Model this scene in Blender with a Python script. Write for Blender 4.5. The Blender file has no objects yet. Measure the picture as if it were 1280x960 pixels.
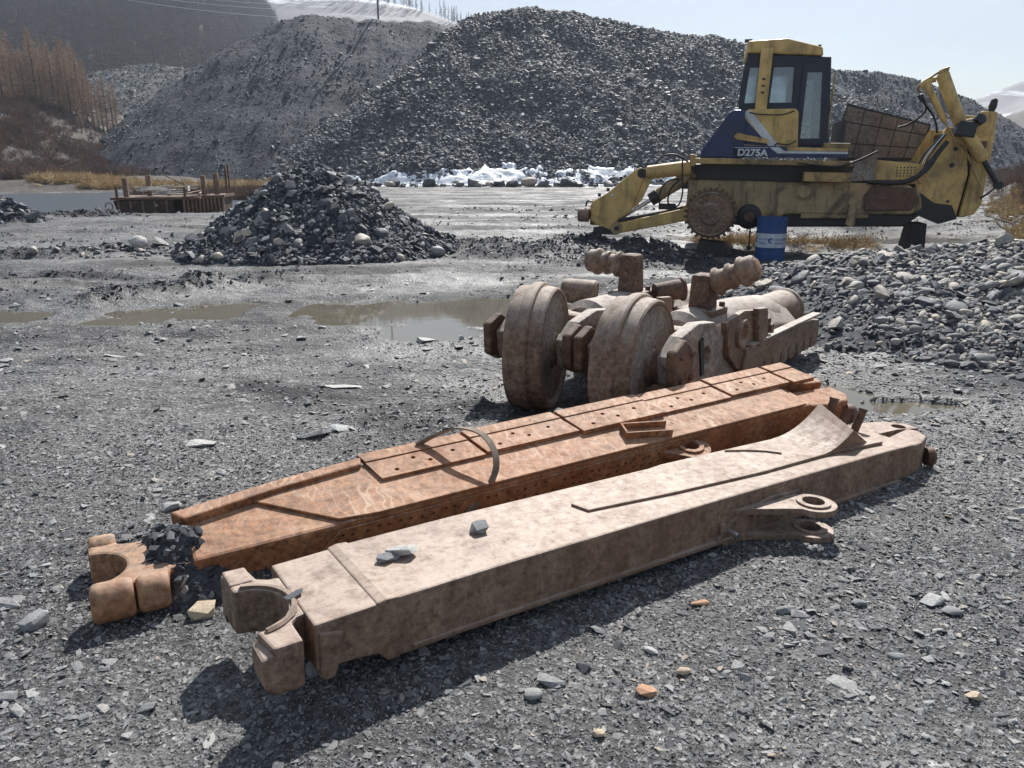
import bpy, bmesh, math, random
import numpy as np
from mathutils import Vector, Matrix, Euler
from mathutils.geometry import tessellate_polygon
R = math.radians
scene = bpy.context.scene
COL = scene.collection

# ------------------------------------------------------------------ camera
cam_d = bpy.data.cameras.new('camera'); cam = bpy.data.objects.new('camera', cam_d); COL.objects.link(cam)
cam_d.sensor_width = 36; cam_d.lens = 967/1280*36; cam_d.clip_start = .05; cam_d.clip_end = 4000
cam.location = (0, 0, 1.75); cam.rotation_euler = (R(90-15.9), 0, 0)
scene.camera = cam
# ------------------------------------------------------------------ light
SUN_EL, SUN_AZ = 44, 13              # degrees above the horizon, degrees right of +Y
world = bpy.data.worlds.new('World'); scene.world = world; world.use_nodes = True
wn, wl = world.node_tree.nodes, world.node_tree.links
wn.clear()
w_out = wn.new('ShaderNodeOutputWorld'); w_bg = wn.new('ShaderNodeBackground')
sky = wn.new('ShaderNodeTexSky'); sky.sky_type = 'NISHITA'; sky.sun_disc = False
sky.sun_elevation = R(SUN_EL); sky.sun_rotation = R(SUN_AZ); sky.altitude = 400
sky.air_density = 1.0; sky.dust_density = 1.2; sky.ozone_density = 1.0
w_tc = wn.new('ShaderNodeTexCoord'); w_map = wn.new('ShaderNodeMapping'); w_map.inputs['Scale'].default_value = (1.2, 1.2, 4.5)
w_no = wn.new('ShaderNodeTexNoise'); w_no.inputs['Scale'].default_value = 2.6; w_no.inputs['Detail'].default_value = 7
w_no.inputs['Roughness'].default_value = .58; w_no.inputs['Distortion'].default_value = .4
w_rmp = wn.new('ShaderNodeValToRGB'); w_rmp.color_ramp.elements[0].position = .36; w_rmp.color_ramp.elements[1].position = .66
w_rmp.color_ramp.elements[0].color = (.04, .04, .04, 1); w_rmp.color_ramp.elements[1].color = (.75, .75, .75, 1)
w_mix = wn.new('ShaderNodeMix'); w_mix.data_type = 'RGBA'
w_mix.inputs['B'].default_value = (7.0, 7.7, 8.7, 1)       # thin bright cloud, in the sky's own units
wl.new(w_tc.outputs['Generated'], w_map.inputs['Vector']); wl.new(w_map.outputs['Vector'], w_no.inputs['Vector'])
wl.new(w_no.outputs['Fac'], w_rmp.inputs['Fac']); wl.new(w_rmp.outputs['Color'], w_mix.inputs['Factor'])
wl.new(sky.outputs['Color'], w_mix.inputs['A']); wl.new(w_mix.outputs['Result'], w_bg.inputs['Color'])
w_bg.inputs['Strength'].default_value = .060
wl.new(w_bg.outputs['Background'], w_out.inputs['Surface'])
sun_d = bpy.data.lights.new('sun', 'SUN'); sun = bpy.data.objects.new('sun', sun_d); COL.objects.link(sun)
sun_d.energy = 4.8; sun_d.angle = R(.53); sun_d.color = (1, .972, .93)
to_sun = Vector((math.cos(R(SUN_EL))*math.sin(R(SUN_AZ)), math.cos(R(SUN_EL))*math.cos(R(SUN_AZ)), math.sin(R(SUN_EL))))
sun.rotation_euler = to_sun.to_track_quat('Z', 'Y').to_euler(); sun.location = (0, 0, 30)
# ------------------------------------------------------------------ exposure
scene.view_settings.view_transform = 'Standard'; scene.view_settings.look = 'None'
scene.view_settings.exposure = 0.58; scene.view_settings.gamma = 1; scene.view_settings.use_curve_mapping = False
scene.render.resolution_x = 1024; scene.render.resolution_y = 768
scene.render.engine = 'CYCLES'
scene.cycles.volume_bounces = 0; scene.cycles.max_bounces = 6; scene.cycles.transparent_max_bounces = 12

rng = np.random.default_rng(7); random.seed(7)

# ================================================================== helpers
_perm = np.random.default_rng(3).permutation(4096).astype(np.int64)
def _h(ix, iy, s): return _perm[(_perm[(ix + s*131) & 4095] + iy) & 4095]
def pnoise(x, y, s=0):
    x = np.asarray(x, float); y = np.asarray(y, float)
    ix = np.floor(x).astype(np.int64); iy = np.floor(y).astype(np.int64); fx = x-ix; fy = y-iy
    u = fx*fx*fx*(fx*(fx*6-15)+10); v = fy*fy*fy*(fy*(fy*6-15)+10)
    def g(dx, dy):
        a = _h(ix+dx, iy+dy, s)*(2*math.pi/4096)
        return np.cos(a)*(fx-dx)+np.sin(a)*(fy-dy)
    a = g(0, 0); b = g(1, 0); c = g(0, 1); d = g(1, 1)
    return (a+(b-a)*u)+((c+(d-c)*u)-(a+(b-a)*u))*v
def fbm(x, y, o=4, s=0, gain=.5):
    t = 0; a = 1.; f = 1.
    for i in range(o):
        t = t+a*pnoise(np.asarray(x)*f+17.3*i, np.asarray(y)*f-9.1*i, s+i); a *= gain; f *= 2.03
    return t*1.4
def sstep(a, b, x):
    t = np.clip((np.asarray(x, float)-a)/(b-a), 0, 1); return t*t*(3-2*t)

def tag(o, label=None, cat=None, group=None, kind=None):
    if label: o['label'] = label
    if cat: o['category'] = cat
    if group: o['group'] = group
    if kind: o['kind'] = kind
    return o
def empty(name, loc=(0, 0, 0), rot=(0, 0, 0), label=None, cat=None, group=None):
    o = bpy.data.objects.new(name, None); COL.objects.link(o); o.empty_display_size = .1
    o.location = loc; o.rotation_euler = rot
    return tag(o, label, cat, group)
def link(name, me, mat=None, parent=None, smooth=False):
    if mat is not None and not me.materials: me.materials.append(mat)
    o = bpy.data.objects.new(name, me); COL.objects.link(o)
    if parent is not None: o.parent = parent
    if smooth: me.shade_smooth()
    return o

class MB:
    """collects shapes in the thing's own space; build() links them as one mesh object"""
    def __init__(s): s.v = []; s.f = []
    def add(s, vs, fs):
        n = len(s.v); s.v += [tuple(map(float, p)) for p in vs]; s.f += [tuple(i+n for i in f) for f in fs]; return s
    def box(s, x0, x1, y0, y1, z0, z1):
        return s.add([(x0, y0, z0), (x1, y0, z0), (x1, y1, z0), (x0, y1, z0), (x0, y0, z1), (x1, y0, z1), (x1, y1, z1), (x0, y1, z1)],
                     [(0, 3, 2, 1), (4, 5, 6, 7), (0, 1, 5, 4), (1, 2, 6, 5), (2, 3, 7, 6), (3, 0, 4, 7)])
    def hexa(s, p):   # 8 corners, order as in box
        return s.add(p, [(0, 3, 2, 1), (4, 5, 6, 7), (0, 1, 5, 4), (1, 2, 6, 5), (2, 3, 7, 6), (3, 0, 4, 7)])
    def plate(s, loops, a0, a1, ax='y', mp=None):
        """outline (first loop) with holes (other loops), extruded from a0 to a1 along ax"""
        if mp is None:
            mp = {'y': lambda p, a: (p[0], a, p[1]), 'z': lambda p, a: (p[0], p[1], a), 'x': lambda p, a: (a, p[0], p[1])}[ax]
        loops = [list(l) for l in loops]
        tris = tessellate_polygon([[Vector((q[0], q[1], 0)) for q in l] for l in loops])
        flat = [q for l in loops for q in l]; n = len(flat)
        vs = [mp(q, a0) for q in flat]+[mp(q, a1) for q in flat]; fs = []
        for t in tris: fs.append(tuple(t)); fs.append(tuple(i+n for i in reversed(t)))
        k = 0
        for l in loops:
            m = len(l)
            for i in range(m): j = (i+1) % m; fs.append((k+i, k+j, k+j+n, k+i+n))
            k += m
        return s.add(vs, fs)
    def tube(s, pts, r, n=8, caps=True):
        pts = [Vector(p) for p in pts]; m = len(pts)
        rs = r if isinstance(r, (list, tuple)) else [r]*m
        vs = []; fs = []; up = None
        for i, p in enumerate(pts):
            t = (pts[min(i+1, m-1)]-pts[max(i-1, 0)]).normalized()
            if up is None: up = t.orthogonal().normalized()
            up = (up-t*up.dot(t)); up = up.normalized() if up.length > 1e-6 else t.orthogonal().normalized()
            b = t.cross(up)
            for k in range(n):
                a = 2*math.pi*k/n; vs.append(p+(up*math.cos(a)+b*math.sin(a))*rs[i])
        for i in range(m-1):
            for k in range(n):
                k2 = (k+1) % n; fs.append((i*n+k, i*n+k2, (i+1)*n+k2, (i+1)*n+k))
        if caps: fs.append(tuple(range(n-1, -1, -1))); fs.append(tuple(range((m-1)*n, m*n)))
        return s.add(vs, fs)
    def lathe(s, prof, o, ax, n=32, closed=False):
        """profile of (distance along ax, radius) turned about ax through o"""
        o = Vector(o); ax = Vector(ax).normalized(); u = ax.orthogonal().normalized(); w = ax.cross(u); vs = []; fs = []; m = len(prof)
        for a, r in prof:
            for k in range(n):
                t = 2*math.pi*k/n; vs.append(o+ax*a+(u*math.cos(t)+w*math.sin(t))*r)
        for i in range(m if closed else m-1):
            i2 = (i+1) % m
            for k in range(n):
                k2 = (k+1) % n; fs.append((i*n+k, i*n+k2, i2*n+k2, i2*n+k))
        if not closed: fs.append(tuple(range(n-1, -1, -1))); fs.append(tuple(range((m-1)*n, m*n)))
        return s.add(vs, fs)
    def build(s, name, mat, parent=None, bevel=0, smooth=None, seg=2, noise=0, nscale=6):
        me = bpy.data.meshes.new(name); me.from_pydata(s.v, [], s.f); me.validate()
        bm = bmesh.new(); bm.from_mesh(me); bmesh.ops.recalc_face_normals(bm, faces=bm.faces)
        if bevel:
            ed = [e for e in bm.edges if len(e.link_faces) == 2 and e.calc_face_angle(0) > .5]
            try: bmesh.ops.bevel(bm, geom=ed, offset=bevel, segments=seg, affect='EDGES', profile=.5, clamp_overlap=True)
            except Exception: pass
        bm.to_mesh(me); bm.free()
        if smooth: me.shade_smooth(); me.set_sharp_from_angle(angle=R(smooth))
        return link(name, me, mat, parent)
def circ(cx, cz, r, n=20, a0=0, a1=360): 
    k = n if abs(a1-a0) >= 360 else n-1
    return [(cx+r*math.cos(R(a0+(a1-a0)*i/k)), cz+r*math.sin(R(a0+(a1-a0)*i/k))) for i in range(n)]
def copy_tree(o, parent=None):
    c = o.copy(); COL.objects.link(c); c.parent = parent
    for ch in o.children: copy_tree(ch, c)
    return c

# ================================================================== materials
class NT:
    def __init__(s, name):
        s.m = bpy.data.materials.new(name); s.m.use_nodes = True; t = s.m.node_tree; s.n = t.nodes; s.l = t.links
        s.b = s.n['Principled BSDF']; s.out = s.n['Material Output']; s.co = s.n.new('ShaderNodeTexCoord')
    def N(s, t, **k):
        n = s.n.new(t)
        for a, b in k.items(): setattr(n, a, b)
        return n
    def noise(s, sc, det=4, ro=.55, src='Object', stretch=None, dist=0):
        n = s.N('ShaderNodeTexNoise'); n.inputs['Scale'].default_value = sc; n.inputs['Detail'].default_value = det
        n.inputs['Roughness'].default_value = ro; n.inputs['Distortion'].default_value = dist
        v = s.vec(src, stretch); s.l.new(v, n.inputs['Vector']); return n.outputs['Fac']
    def vec(s, src='Object', stretch=None):
        if src == 'World': g = s.N('ShaderNodeNewGeometry'); v = g.outputs['Position']
        else: v = s.co.outputs[src]
        if stretch:
            m = s.N('ShaderNodeMapping'); m.inputs['Scale'].default_value = stretch; s.l.new(v, m.inputs['Vector']); v = m.outputs['Vector']
        return v
    def vor(s, sc, src='Object', feat='F1', out='Distance', stretch=None, rnd=1):
        n = s.N('ShaderNodeTexVoronoi', feature=feat); n.inputs['Scale'].default_value = sc; n.inputs['Randomness'].default_value = rnd
        s.l.new(s.vec(src, stretch), n.inputs['Vector']); return n.outputs[out]
    def ramp(s, fac, stops, inter='LINEAR'):
        r = s.N('ShaderNodeValToRGB'); cr = r.color_ramp; cr.interpolation = inter
        while len(cr.elements) < len(stops): cr.elements.new(.5)
        for e, (p, c) in zip(cr.elements, stops):
            e.position = p; e.color = (c, c, c, 1) if isinstance(c, (int, float)) else (*c, 1)
        s.l.new(fac, r.inputs['Fac']); return r.outputs['Color']
    def mix(s, fac, a, b, mode='MIX'):
        m = s.N('ShaderNodeMix', data_type='RGBA', blend_type=mode)
        for k, v in (('Factor', fac), ('A', a), ('B', b)):
            if isinstance(v, (int, float)): m.inputs[k].default_value = v if k == 'Factor' else (v, v, v, 1)
            elif isinstance(v, tuple): m.inputs[k].default_value = (*v, 1)
            else: s.l.new(v, m.inputs[k])
        return m.outputs['Result']
    def math(s, op, a, b=0, c=None):
        m = s.N('ShaderNodeMath', operation=op)
        for i, v in enumerate((a, b, c)):
            if v is None: continue
            if isinstance(v, (int, float)): m.inputs[i].default_value = v
            else: s.l.new(v, m.inputs[i])
        return m.outputs[0]
    def set(s, k, v):
        i = s.b.inputs[k]
        if isinstance(v, (int, float)): i.default_value = v
        elif isinstance(v, tuple): i.default_value = (*v, 1)
        else: s.l.new(v, i)
    def bump(s, h, st=.4, d=.01, prev=None):
        b = s.N('ShaderNodeBump'); b.inputs['Strength'].default_value = st; b.inputs['Distance'].default_value = d
        s.l.new(h, b.inputs['Height'])
        if prev is not None: s.l.new(prev, b.inputs['Normal'])
        s.l.new(b.outputs['Normal'], s.b.inputs['Normal']); return b.outputs['Normal']
    def rand(s): return s.N('ShaderNodeObjectInfo').outputs['Random']
    def nz(s):
        g = s.N('ShaderNodeNewGeometry'); x = s.N('ShaderNodeSeparateXYZ'); s.l.new(g.outputs['Normal'], x.inputs[0]); return x.outputs['Z']

def m_plain(name, c, rough=.6, metal=0., var=.35, sc=8, spec=.5):
    t = NT(name); n = t.noise(sc, 5)
    t.set('Base Color', t.ramp(n, [(.3, tuple(x*(1-var) for x in c)), (.7, tuple(min(1, x*(1+var)) for x in c))]))
    t.set('Roughness', rough); t.set('Metallic', metal); t.set('Specular IOR Level', spec); t.bump(t.noise(sc*6, 4), .25, .004); return t.m

def m_rock(name, ramp, rough=(.35, .75), sc=9, bump=.5, spec=.5):
    """stones: each one draws its own tone from the ramp"""
    t = NT(name); c = t.ramp(t.rand(), ramp); n = t.noise(sc, 6, .6)
    c = t.mix(1, c, t.ramp(n, [(.25, .62), (.75, 1.3)]), 'MULTIPLY')
    st = t.noise(sc*.6, 3, .5, stretch=(1, 1, 7)); c = t.mix(1, c, t.ramp(st, [(.35, .8), (.65, 1.18)]), 'MULTIPLY')
    t.set('Base Color', c); t.set('Roughness', t.ramp(n, [(.3, rough[0]), (.7, rough[1])])); t.set('Specular IOR Level', spec)
    t.bump(t.noise(sc*2.5, 6, .65), bump, .02); return t.m

def m_ground():
    t = NT('mud_and_gravel')
    fine = t.noise(42, 6, .7, 'World'); mid = t.noise(5, 6, .62, 'World'); big = t.noise(.55, 5, .55, 'World'); 
    streak = t.noise(.9, 5, .55, 'World', (.22, 1, 1), .6)
    c = t.ramp(mid, [(.3, (.078, .077, .076)), (.52, (.142, .140, .137)), (.75, (.22, .216, .208))])
    c = t.mix(t.ramp(streak, [(.48, 0.), (.68, .55)]), c, (.19, .187, .181))
    c = t.mix(t.ramp(big, [(.40, .7), (.56, 0.)]), c, (.040, .041, .044))
    pebble = t.vor(55, 'World', 'F1', 'Color'); pb = t.N('ShaderNodeSeparateColor'); t.l.new(pebble, pb.inputs[0])
    c = t.mix(1, c, t.ramp(pb.outputs[0], [(0, .45), (.55, .9), (.86, 1.25), (1, 2.3)]), 'MULTIPLY')
    c = t.mix(1, c, t.ramp(fine, [(.3, .6), (.7, 1.35)]), 'MULTIPLY')
    at_ = t.N('ShaderNodeAttribute'); at_.attribute_name = 'wet_soil'; c = t.mix(t.math('MULTIPLY', at_.outputs['Fac'], .8), c, (.020, .020, .022))
    t.set('Base Color', c)
    wet = t.noise(.7, 6, .6, 'World', (.35, 1, 1), .4)
    t.set('Roughness', t.ramp(wet, [(.38, .46), (.50, .72), (.64, .95)])); t.set('Specular IOR Level', .32)
    b = t.bump(t.vor(55, 'World'), .6, .012); b = t.bump(fine, .55, .012, b); b = t.bump(mid, .6, .06, b); t.bump(t.noise(2.2, 5, .65, 'World', (.6, 1, 1)), .5, .14, b); return t.m

def m_fill(name, base, hi, sc=3., bump=.6, streak=None):
    t = NT(name); n = t.noise(sc, 8, .68, 'World'); n2 = t.noise(sc*.12, 4, .6, 'World', streak)
    pebble = t.vor(sc*5, 'World', 'F1', 'Color'); pb = t.N('ShaderNodeSeparateColor'); t.l.new(pebble, pb.inputs[0])
    c = t.ramp(n, [(.28, base), (.72, hi)]); c = t.mix(1, c, t.ramp(pb.outputs[0], [(0, .55), (.6, 1.), (.9, 1.3), (1, 2.0)]), 'MULTIPLY')
    c = t.mix(1, c, t.ramp(n2, [(.3, .68), (.7, 1.3)]), 'MULTIPLY')
    t.set('Base Color', c); t.set('Roughness', .85); t.set('Specular IOR Level', .3); t.bump(n, bump, .4/sc); return t.m

def m_rust(name, dark, mid, light, dust=(.42, .34, .28), dust_amt=.5, runs=0., rough=(.6, .9), sc=3.5, stretch=None, metal=0., crack=0., edge=0.):
    """weathered steel: rust blotches and flakes, pale clay film lying on upward faces, runs of washed clay"""
    t = NT(name); a = t.noise(sc, 9, .72, stretch=stretch, dist=.6); b = t.noise(sc*10, 7, .75); c2 = t.noise(sc*.5, 4, .55)
    c = t.ramp(a, [(.32, dark), (.48, mid), (.62, light)])
    fl = t.noise(sc*5.5, 8, .78, dist=.25); c = t.mix(t.ramp(fl, [(.50, 0.), (.62, .7)]), c, tuple(x*.6 for x in dark))
    c = t.mix(t.ramp(t.noise(sc*3.3, 8, .76, dist=.2), [(.54, 0.), (.66, .6)]), c, tuple(min(1, x*1.15) for x in light))
    c = t.mix(1, c, t.ramp(b, [(.32, .35), (.5, 1.), (.70, 1.65)]), 'MULTIPLY')
    c = t.mix(t.ramp(t.noise(sc*.28, 3, .5), [(.42, 0.), (.62, .32)]), c, tuple(min(1, x*y) for x, y in zip(mid, (1.4, 1.05, .8))))
    up = t.ramp(t.nz(), [(.35, 0.), (.9, 1.)])
    d = t.math('MULTIPLY', up, t.ramp(t.noise(sc*4.2, 9, .8, dist=.2), [(.36, dust_amt*.2), (.54, dust_amt)]))
    d = t.math('MULTIPLY', d, t.ramp(c2, [(.32, .5), (.6, 1.1)]))
    d2 = t.ramp(t.noise(sc*2.6, 7, .72, dist=.5), [(.54, 0.), (.70, .24)])
    dm = t.math('MAXIMUM', d, d2)
    if crack:
        w = t.vor(16, feat='DISTANCE_TO_EDGE'); w2 = t.noise(13, 5, .7)
        dm = t.math('MULTIPLY', dm, t.math('MAXIMUM', t.ramp(w, [(.0, 1-crack), (.07, 1.)]), t.ramp(w2, [(.48, 0.), (.6, 1.)])))
    if edge:                                   # bare, red rusty arrises where the film has rubbed off
        bv = t.N('ShaderNodeBevel', samples=4); bv.inputs['Radius'].default_value = .022; g_ = t.N('ShaderNodeNewGeometry'); dp = t.N('ShaderNodeVectorMath', operation='DOT_PRODUCT')
        t.l.new(bv.outputs[0], dp.inputs[0]); t.l.new(g_.outputs['Normal'], dp.inputs[1])
        em = t.math('MULTIPLY', t.ramp(dp.outputs['Value'], [(.80, 1.), (.985, 0.)]), t.ramp(t.noise(9, 6, .7), [(.38, .1), (.58, edge)])); dm = t.math('MULTIPLY', dm, t.math('SUBTRACT', 1, em))
        c = t.mix(em, c, tuple(x*.8 for x in mid))
    sc1 = t.ramp(t.noise(3., 4, .6, stretch=(1.2, 26, 26), dist=.3), [(.60, 0.), (.68, .55)]); dm = t.math('MULTIPLY', dm, t.math('SUBTRACT', 1, sc1))
    c = t.mix(dm, c, dust)
    if runs:
        n = t.N('ShaderNodeTexNoise'); n.inputs['Scale'].default_value = 5.; n.inputs['Detail'].default_value = 3; t.l.new(t.co.outputs['Object'], n.inputs['Vector'])
        v = t.N('ShaderNodeVectorMath', operation='MULTIPLY_ADD'); v.inputs[1].default_value = (.16, .16, .16); t.l.new(n.outputs['Color'], v.inputs[0]); t.l.new(t.co.outputs['Object'], v.inputs[2])
        mp = t.N('ShaderNodeMapping'); mp.inputs['Scale'].default_value = (3.4, .50, 1); mp.inputs['Rotation'].default_value = (0, 0, .35); t.l.new(v.outputs[0], mp.inputs['Vector'])
        vo = t.N('ShaderNodeTexVoronoi', feature='DISTANCE_TO_EDGE'); vo.inputs['Scale'].default_value = 6.; t.l.new(mp.outputs[0], vo.inputs['Vector'])
        rr = t.ramp(vo.outputs['Distance'], [(.0, 1.), (.085, .0)])
        rr = t.math('MULTIPLY', t.math('MULTIPLY', rr, runs), t.ramp(t.noise(2.0, 4, .6), [(.44, 0.), (.58, 1.)]))
        c = t.mix(t.math('MULTIPLY', rr, up), c, (.58, .43, .31))
    t.set('Base Color', c); t.set('Roughness', t.ramp(fl, [(.3, rough[0]), (.7, rough[1])])); t.set('Metallic', metal)
    n = t.bump(b, .5, .003); n = t.bump(fl, .35, .004, n); t.bump(t.noise(sc*1.4, 4, .5), .15, .008, n); return t.m

def m_paint(name, c, grime=(.028, .022, .018), amt=.5, rust=(.11, .05, .025), rough=.45, low=None):
    """old machine paint with oily grime and chips"""
    t = NT(name); g = t.noise(1.5, 7, .66, dist=.7); f = t.noise(9, 6, .7); k = t.noise(22, 4, .6)
    col = t.mix(1, c, t.ramp(t.noise(4, 5), [(.3, .78), (.7, 1.12)]), 'MULTIPLY')
    col = t.mix(t.ramp(g, [(.5-.0*amt, 0.), (.66, amt)]), col, grime)
    col = t.mix(t.ramp(k, [(.62, 0.), (.70, amt*.8)]), col, rust)
    col = t.mix(t.ramp(f, [(.45, 0.), (.8, .4*amt)]), col, (.16, .13, .10)); dr = t.noise(2.6, 6, .7, stretch=(2.2, 2.2, .35), dist=.4); col = t.mix(t.ramp(dr, [(.50, 0.), (.66, amt*.85)]), col, grime)
    t.set('Base Color', col); t.set('Roughness', t.ramp(f, [(.3, rough-.1), (.7, rough+.25)])); t.bump(f, .12, .006); return t.m

def m_glass():
    t = NT('dusty_glass'); tr = t.N('ShaderNodeBsdfTransparent'); tr.inputs[0].default_value = (.62, .70, .74, 1)
    gl = t.N('ShaderNodeBsdfGlossy'); gl.inputs['Roughness'].default_value = .06; gl.inputs[0].default_value = (.8, .85, .9, 1)
    df = t.N('ShaderNodeBsdfTranslucent'); df.inputs[0].default_value = (.62, .66, .68, 1)
    m1 = t.N('ShaderNodeMixShader'); m2 = t.N('ShaderNodeMixShader'); m2.inputs[0].default_value = .12
    t.l.new(t.ramp(t.noise(3, 6, .65), [(.3, .12), (.7, .5)]), m1.inputs[0])
    t.l.new(tr.outputs[0], m1.inputs[1]); t.l.new(df.outputs[0], m1.inputs[2])
    t.l.new(m1.outputs[0], m2.inputs[1]); t.l.new(gl.outputs[0], m2.inputs[2]); t.l.new(m2.outputs[0], t.out.inputs['Surface']); return t.m

def m_water(name, c, rip=.03, sc=7, rough=.04, dist=.01):
    t = NT(name); t.set('Base Color', t.mix(t.noise(1.2, 4, .5, 'World'), tuple(x*.7 for x in c), tuple(x*1.3 for x in c)))
    t.set('Roughness', rough); t.set('IOR', 1.333); t.bump(t.noise(sc, 3, .5, 'World', (.6, 1, 1)), rip, dist); return t.m

M = dict(
  ground=m_ground(),
  slate=m_rock('slate_chips', [(0, (.095, .095, .096)), (.3, (.17, .17, .171)), (.6, (.26, .259, .258)), (.84, (.38, .378, .37)), (.95, (.38, .375, .36)), (1, (.42, .35, .27))], (.4, .72)),
  darkrock=m_rock('dark_slate_rubble', [(0, (.032, .037, .047)), (.5, (.065, .072, .087)), (.82, (.12, .129, .145)), (1, (.28, .285, .285))], (.5, .82), spec=.32),
  cobble=m_rock('river_cobbles', [(0, (.06, .065, .075)), (.35, (.13, .135, .145)), (.6, (.24, .235, .222)), (.75, (.37, .34, .295)), (1, (.50, .43, .34))], (.45, .8)),
  heapfill=m_fill('heap_fill', (.040, .043, .050), (.10, .103, .11), 4),
  finefill=m_fill('fine_crushed_slate', (.026, .032, .044), (.054, .063, .080), 1.1, .9, (1, 1, .25)),
  rubblefill=m_fill('rock_heap_fill', (.032, .037, .046), (.075, .082, .095), 1.5),
  bankfill=m_fill('brown_bank_earth', (.050, .043, .038), (.115, .097, .083), 1.5),
  gravelroad=m_fill('pale_gravel', (.075, .077, .08), (.16, .16, .158), 1.2),
  hill=m_fill('forest_floor', (.015, .015, .017), (.035, .032, .030), .12),
  snowhill=None,
  water=m_water('muddy_water', (.125, .112, .085)), pond=m_water('pond_water', (.06, .07, .08), 1., 4, .28, .07),
  rustA=m_rust('pale_rusty_steel', (.095, .058, .040), (.185, .122, .085), (.285, .20, .145), (.47, .38, .31), .76, edge=.9, stretch=(1, 1, .45), rough=(.48, .85)),
  rustB=m_rust('orange_rusty_steel', (.12, .048, .020), (.29, .122, .048), (.38, .19, .09), (.48, .34, .25), .42, runs=.75, edge=.6),
  rustC=m_rust('brown_rusty_iron', (.075, .045, .030), (.175, .115, .078), (.265, .19, .138), (.46, .40, .34), .85),
  rustD=m_rust('dark_rust', (.045, .028, .02), (.11, .062, .04), (.17, .10, .065), (.30, .24, .2), .3),
  collar=m_rust('ochre_rusty_casting', (.15, .075, .04), (.29, .155, .08), (.38, .225, .125), (.45, .38, .32), .35),
  smooth_rust=m_rust('worn_idler_face', (.13, .105, .088), (.255, .215, .18), (.34, .295, .255), (.50, .45, .40), .85),
  yellow=m_paint('worn_yellow_paint', (.66, .44, .15), amt=.52), yellow_dirty=m_paint('filthy_yellow_paint', (.46, .30, .11), amt=.8),
  hull=m_paint('oily_hull_paint', (.40, .285, .145), amt=.9), blue=m_paint('navy_paint', (.018, .035, .105), amt=.3),
  cabblue=m_paint('dark_cab_paint', (.014, .020, .042), amt=.3), white=m_paint('old_white_paint', (.62, .64, .66), amt=.25),
  black=m_plain('oil_and_shade_black', (.012, .012, .014), .45), rubber=m_plain('hose_rubber', (.016, .016, .018), .55), steel=m_plain('bare_steel_rod', (.55, .56, .58), .22, .9, .15),
  drum=m_paint('drum_blue_paint', (.018, .075, .24), amt=.3), drumwhite=m_paint('drum_white_band', (.60, .66, .72), amt=.3), logo=m_plain('drum_lettering_blue', (.02, .06, .26), .5),
  hood=m_rust('brown_hood_panels', (.10, .078, .062), (.20, .16, .13), (.27, .225, .185), (.3, .26, .22), .3), glass=m_glass(),
  wood=m_plain('weathered_wood', (.17, .14, .11), .85, 0, .45, 5), darkwood=m_plain('oily_timber', (.022, .019, .017), .7, 0, .4, 5),
  palewood=m_plain('pale_planks', (.52, .50, .47), .8, 0, .3, 4), straw=m_plain('dry_straw', (.44, .33, .18), .9, 0, .35, 3), 
  twig=m_plain('bare_brown_twigs', (.20, .125, .085), .9, 0, .35, .5), redtwig=m_plain('red_brown_brush', (.16, .105, .082), .9, 0, .4, .3),
  larch=m_plain('larch_twigs', (.37, .265, .19), .9, 0, .35, .35), bark=m_plain('larch_bark', (.075, .058, .048), .9, 0, .4, 3),
  fartree=m_plain('far_bare_trees', (.040, .034, .032), .9, 0, .5, .05), tanstone=m_rock('tan_stone', [(0, (.48, .39, .28)), (1, (.56, .45, .32))], (.6, .85), 14),
  orangestone=m_rock('orange_stone', [(0, (.50, .28, .17)), (1, (.52, .30, .18))], (.6, .85), 14), greystone=m_rock('grey_stone', [(0, (.24, .245, .25)), (1, (.33, .33, .325))], (.45, .75), 12),
  palestone=m_rock('pale_stone', [(0, (.40, .41, .41)), (1, (.50, .49, .46))], (.5, .8), 12), darkstone=m_rock('dark_stone', [(0, (.075, .08, .09)), (1, (.11, .115, .125))], (.35, .65), 12),
  lightslate=m_rock('pale_slate_flakes', [(0, (.17, .172, .177)), (.6, (.30, .30, .298)), (.93, (.45, .445, .43)), (1, (.50, .40, .30))], (.4, .7)), wreck=m_rust('blackened_rust', (.02, .014, .011), (.05, .03, .022), (.09, .052, .035), (.2, .16, .13), .2),
  wire=m_plain('galvanised_wire', (.55, .57, .6), .35, .6, .1), strap=m_plain('muddy_belt', (.20, .155, .115), .8, 0, .3, 20),
)
def m_snow():
    t = NT('old_snow'); n = t.noise(1.6, 6, .65, 'World'); t.set('Base Color', t.ramp(n, [(.3, (.50, .55, .62)), (.55, (.85, .88, .92))]))
    t.set('Roughness', .6); t.bump(n, .5, .2); return t.m
M['snow'] = m_snow()
def m_snowhill():
    t = NT('snow_and_scrub'); n = t.noise(.012, 8, .68, 'World', (1, 1, 1), .8); f = t.noise(.15, 5, .7, 'World')
    c = t.mix(t.ramp(n, [(.50, 0.), (.60, .85)]), (.085, .085, .10), (.82, .85, .90)); c = t.mix(t.ramp(f, [(.52, 0.), (.66, .7)]), c, (.09, .09, .105))
    t.set('Base Color', c); t.set('Roughness', .8); return t.m
M['snowhill'] = m_snowhill()

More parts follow.
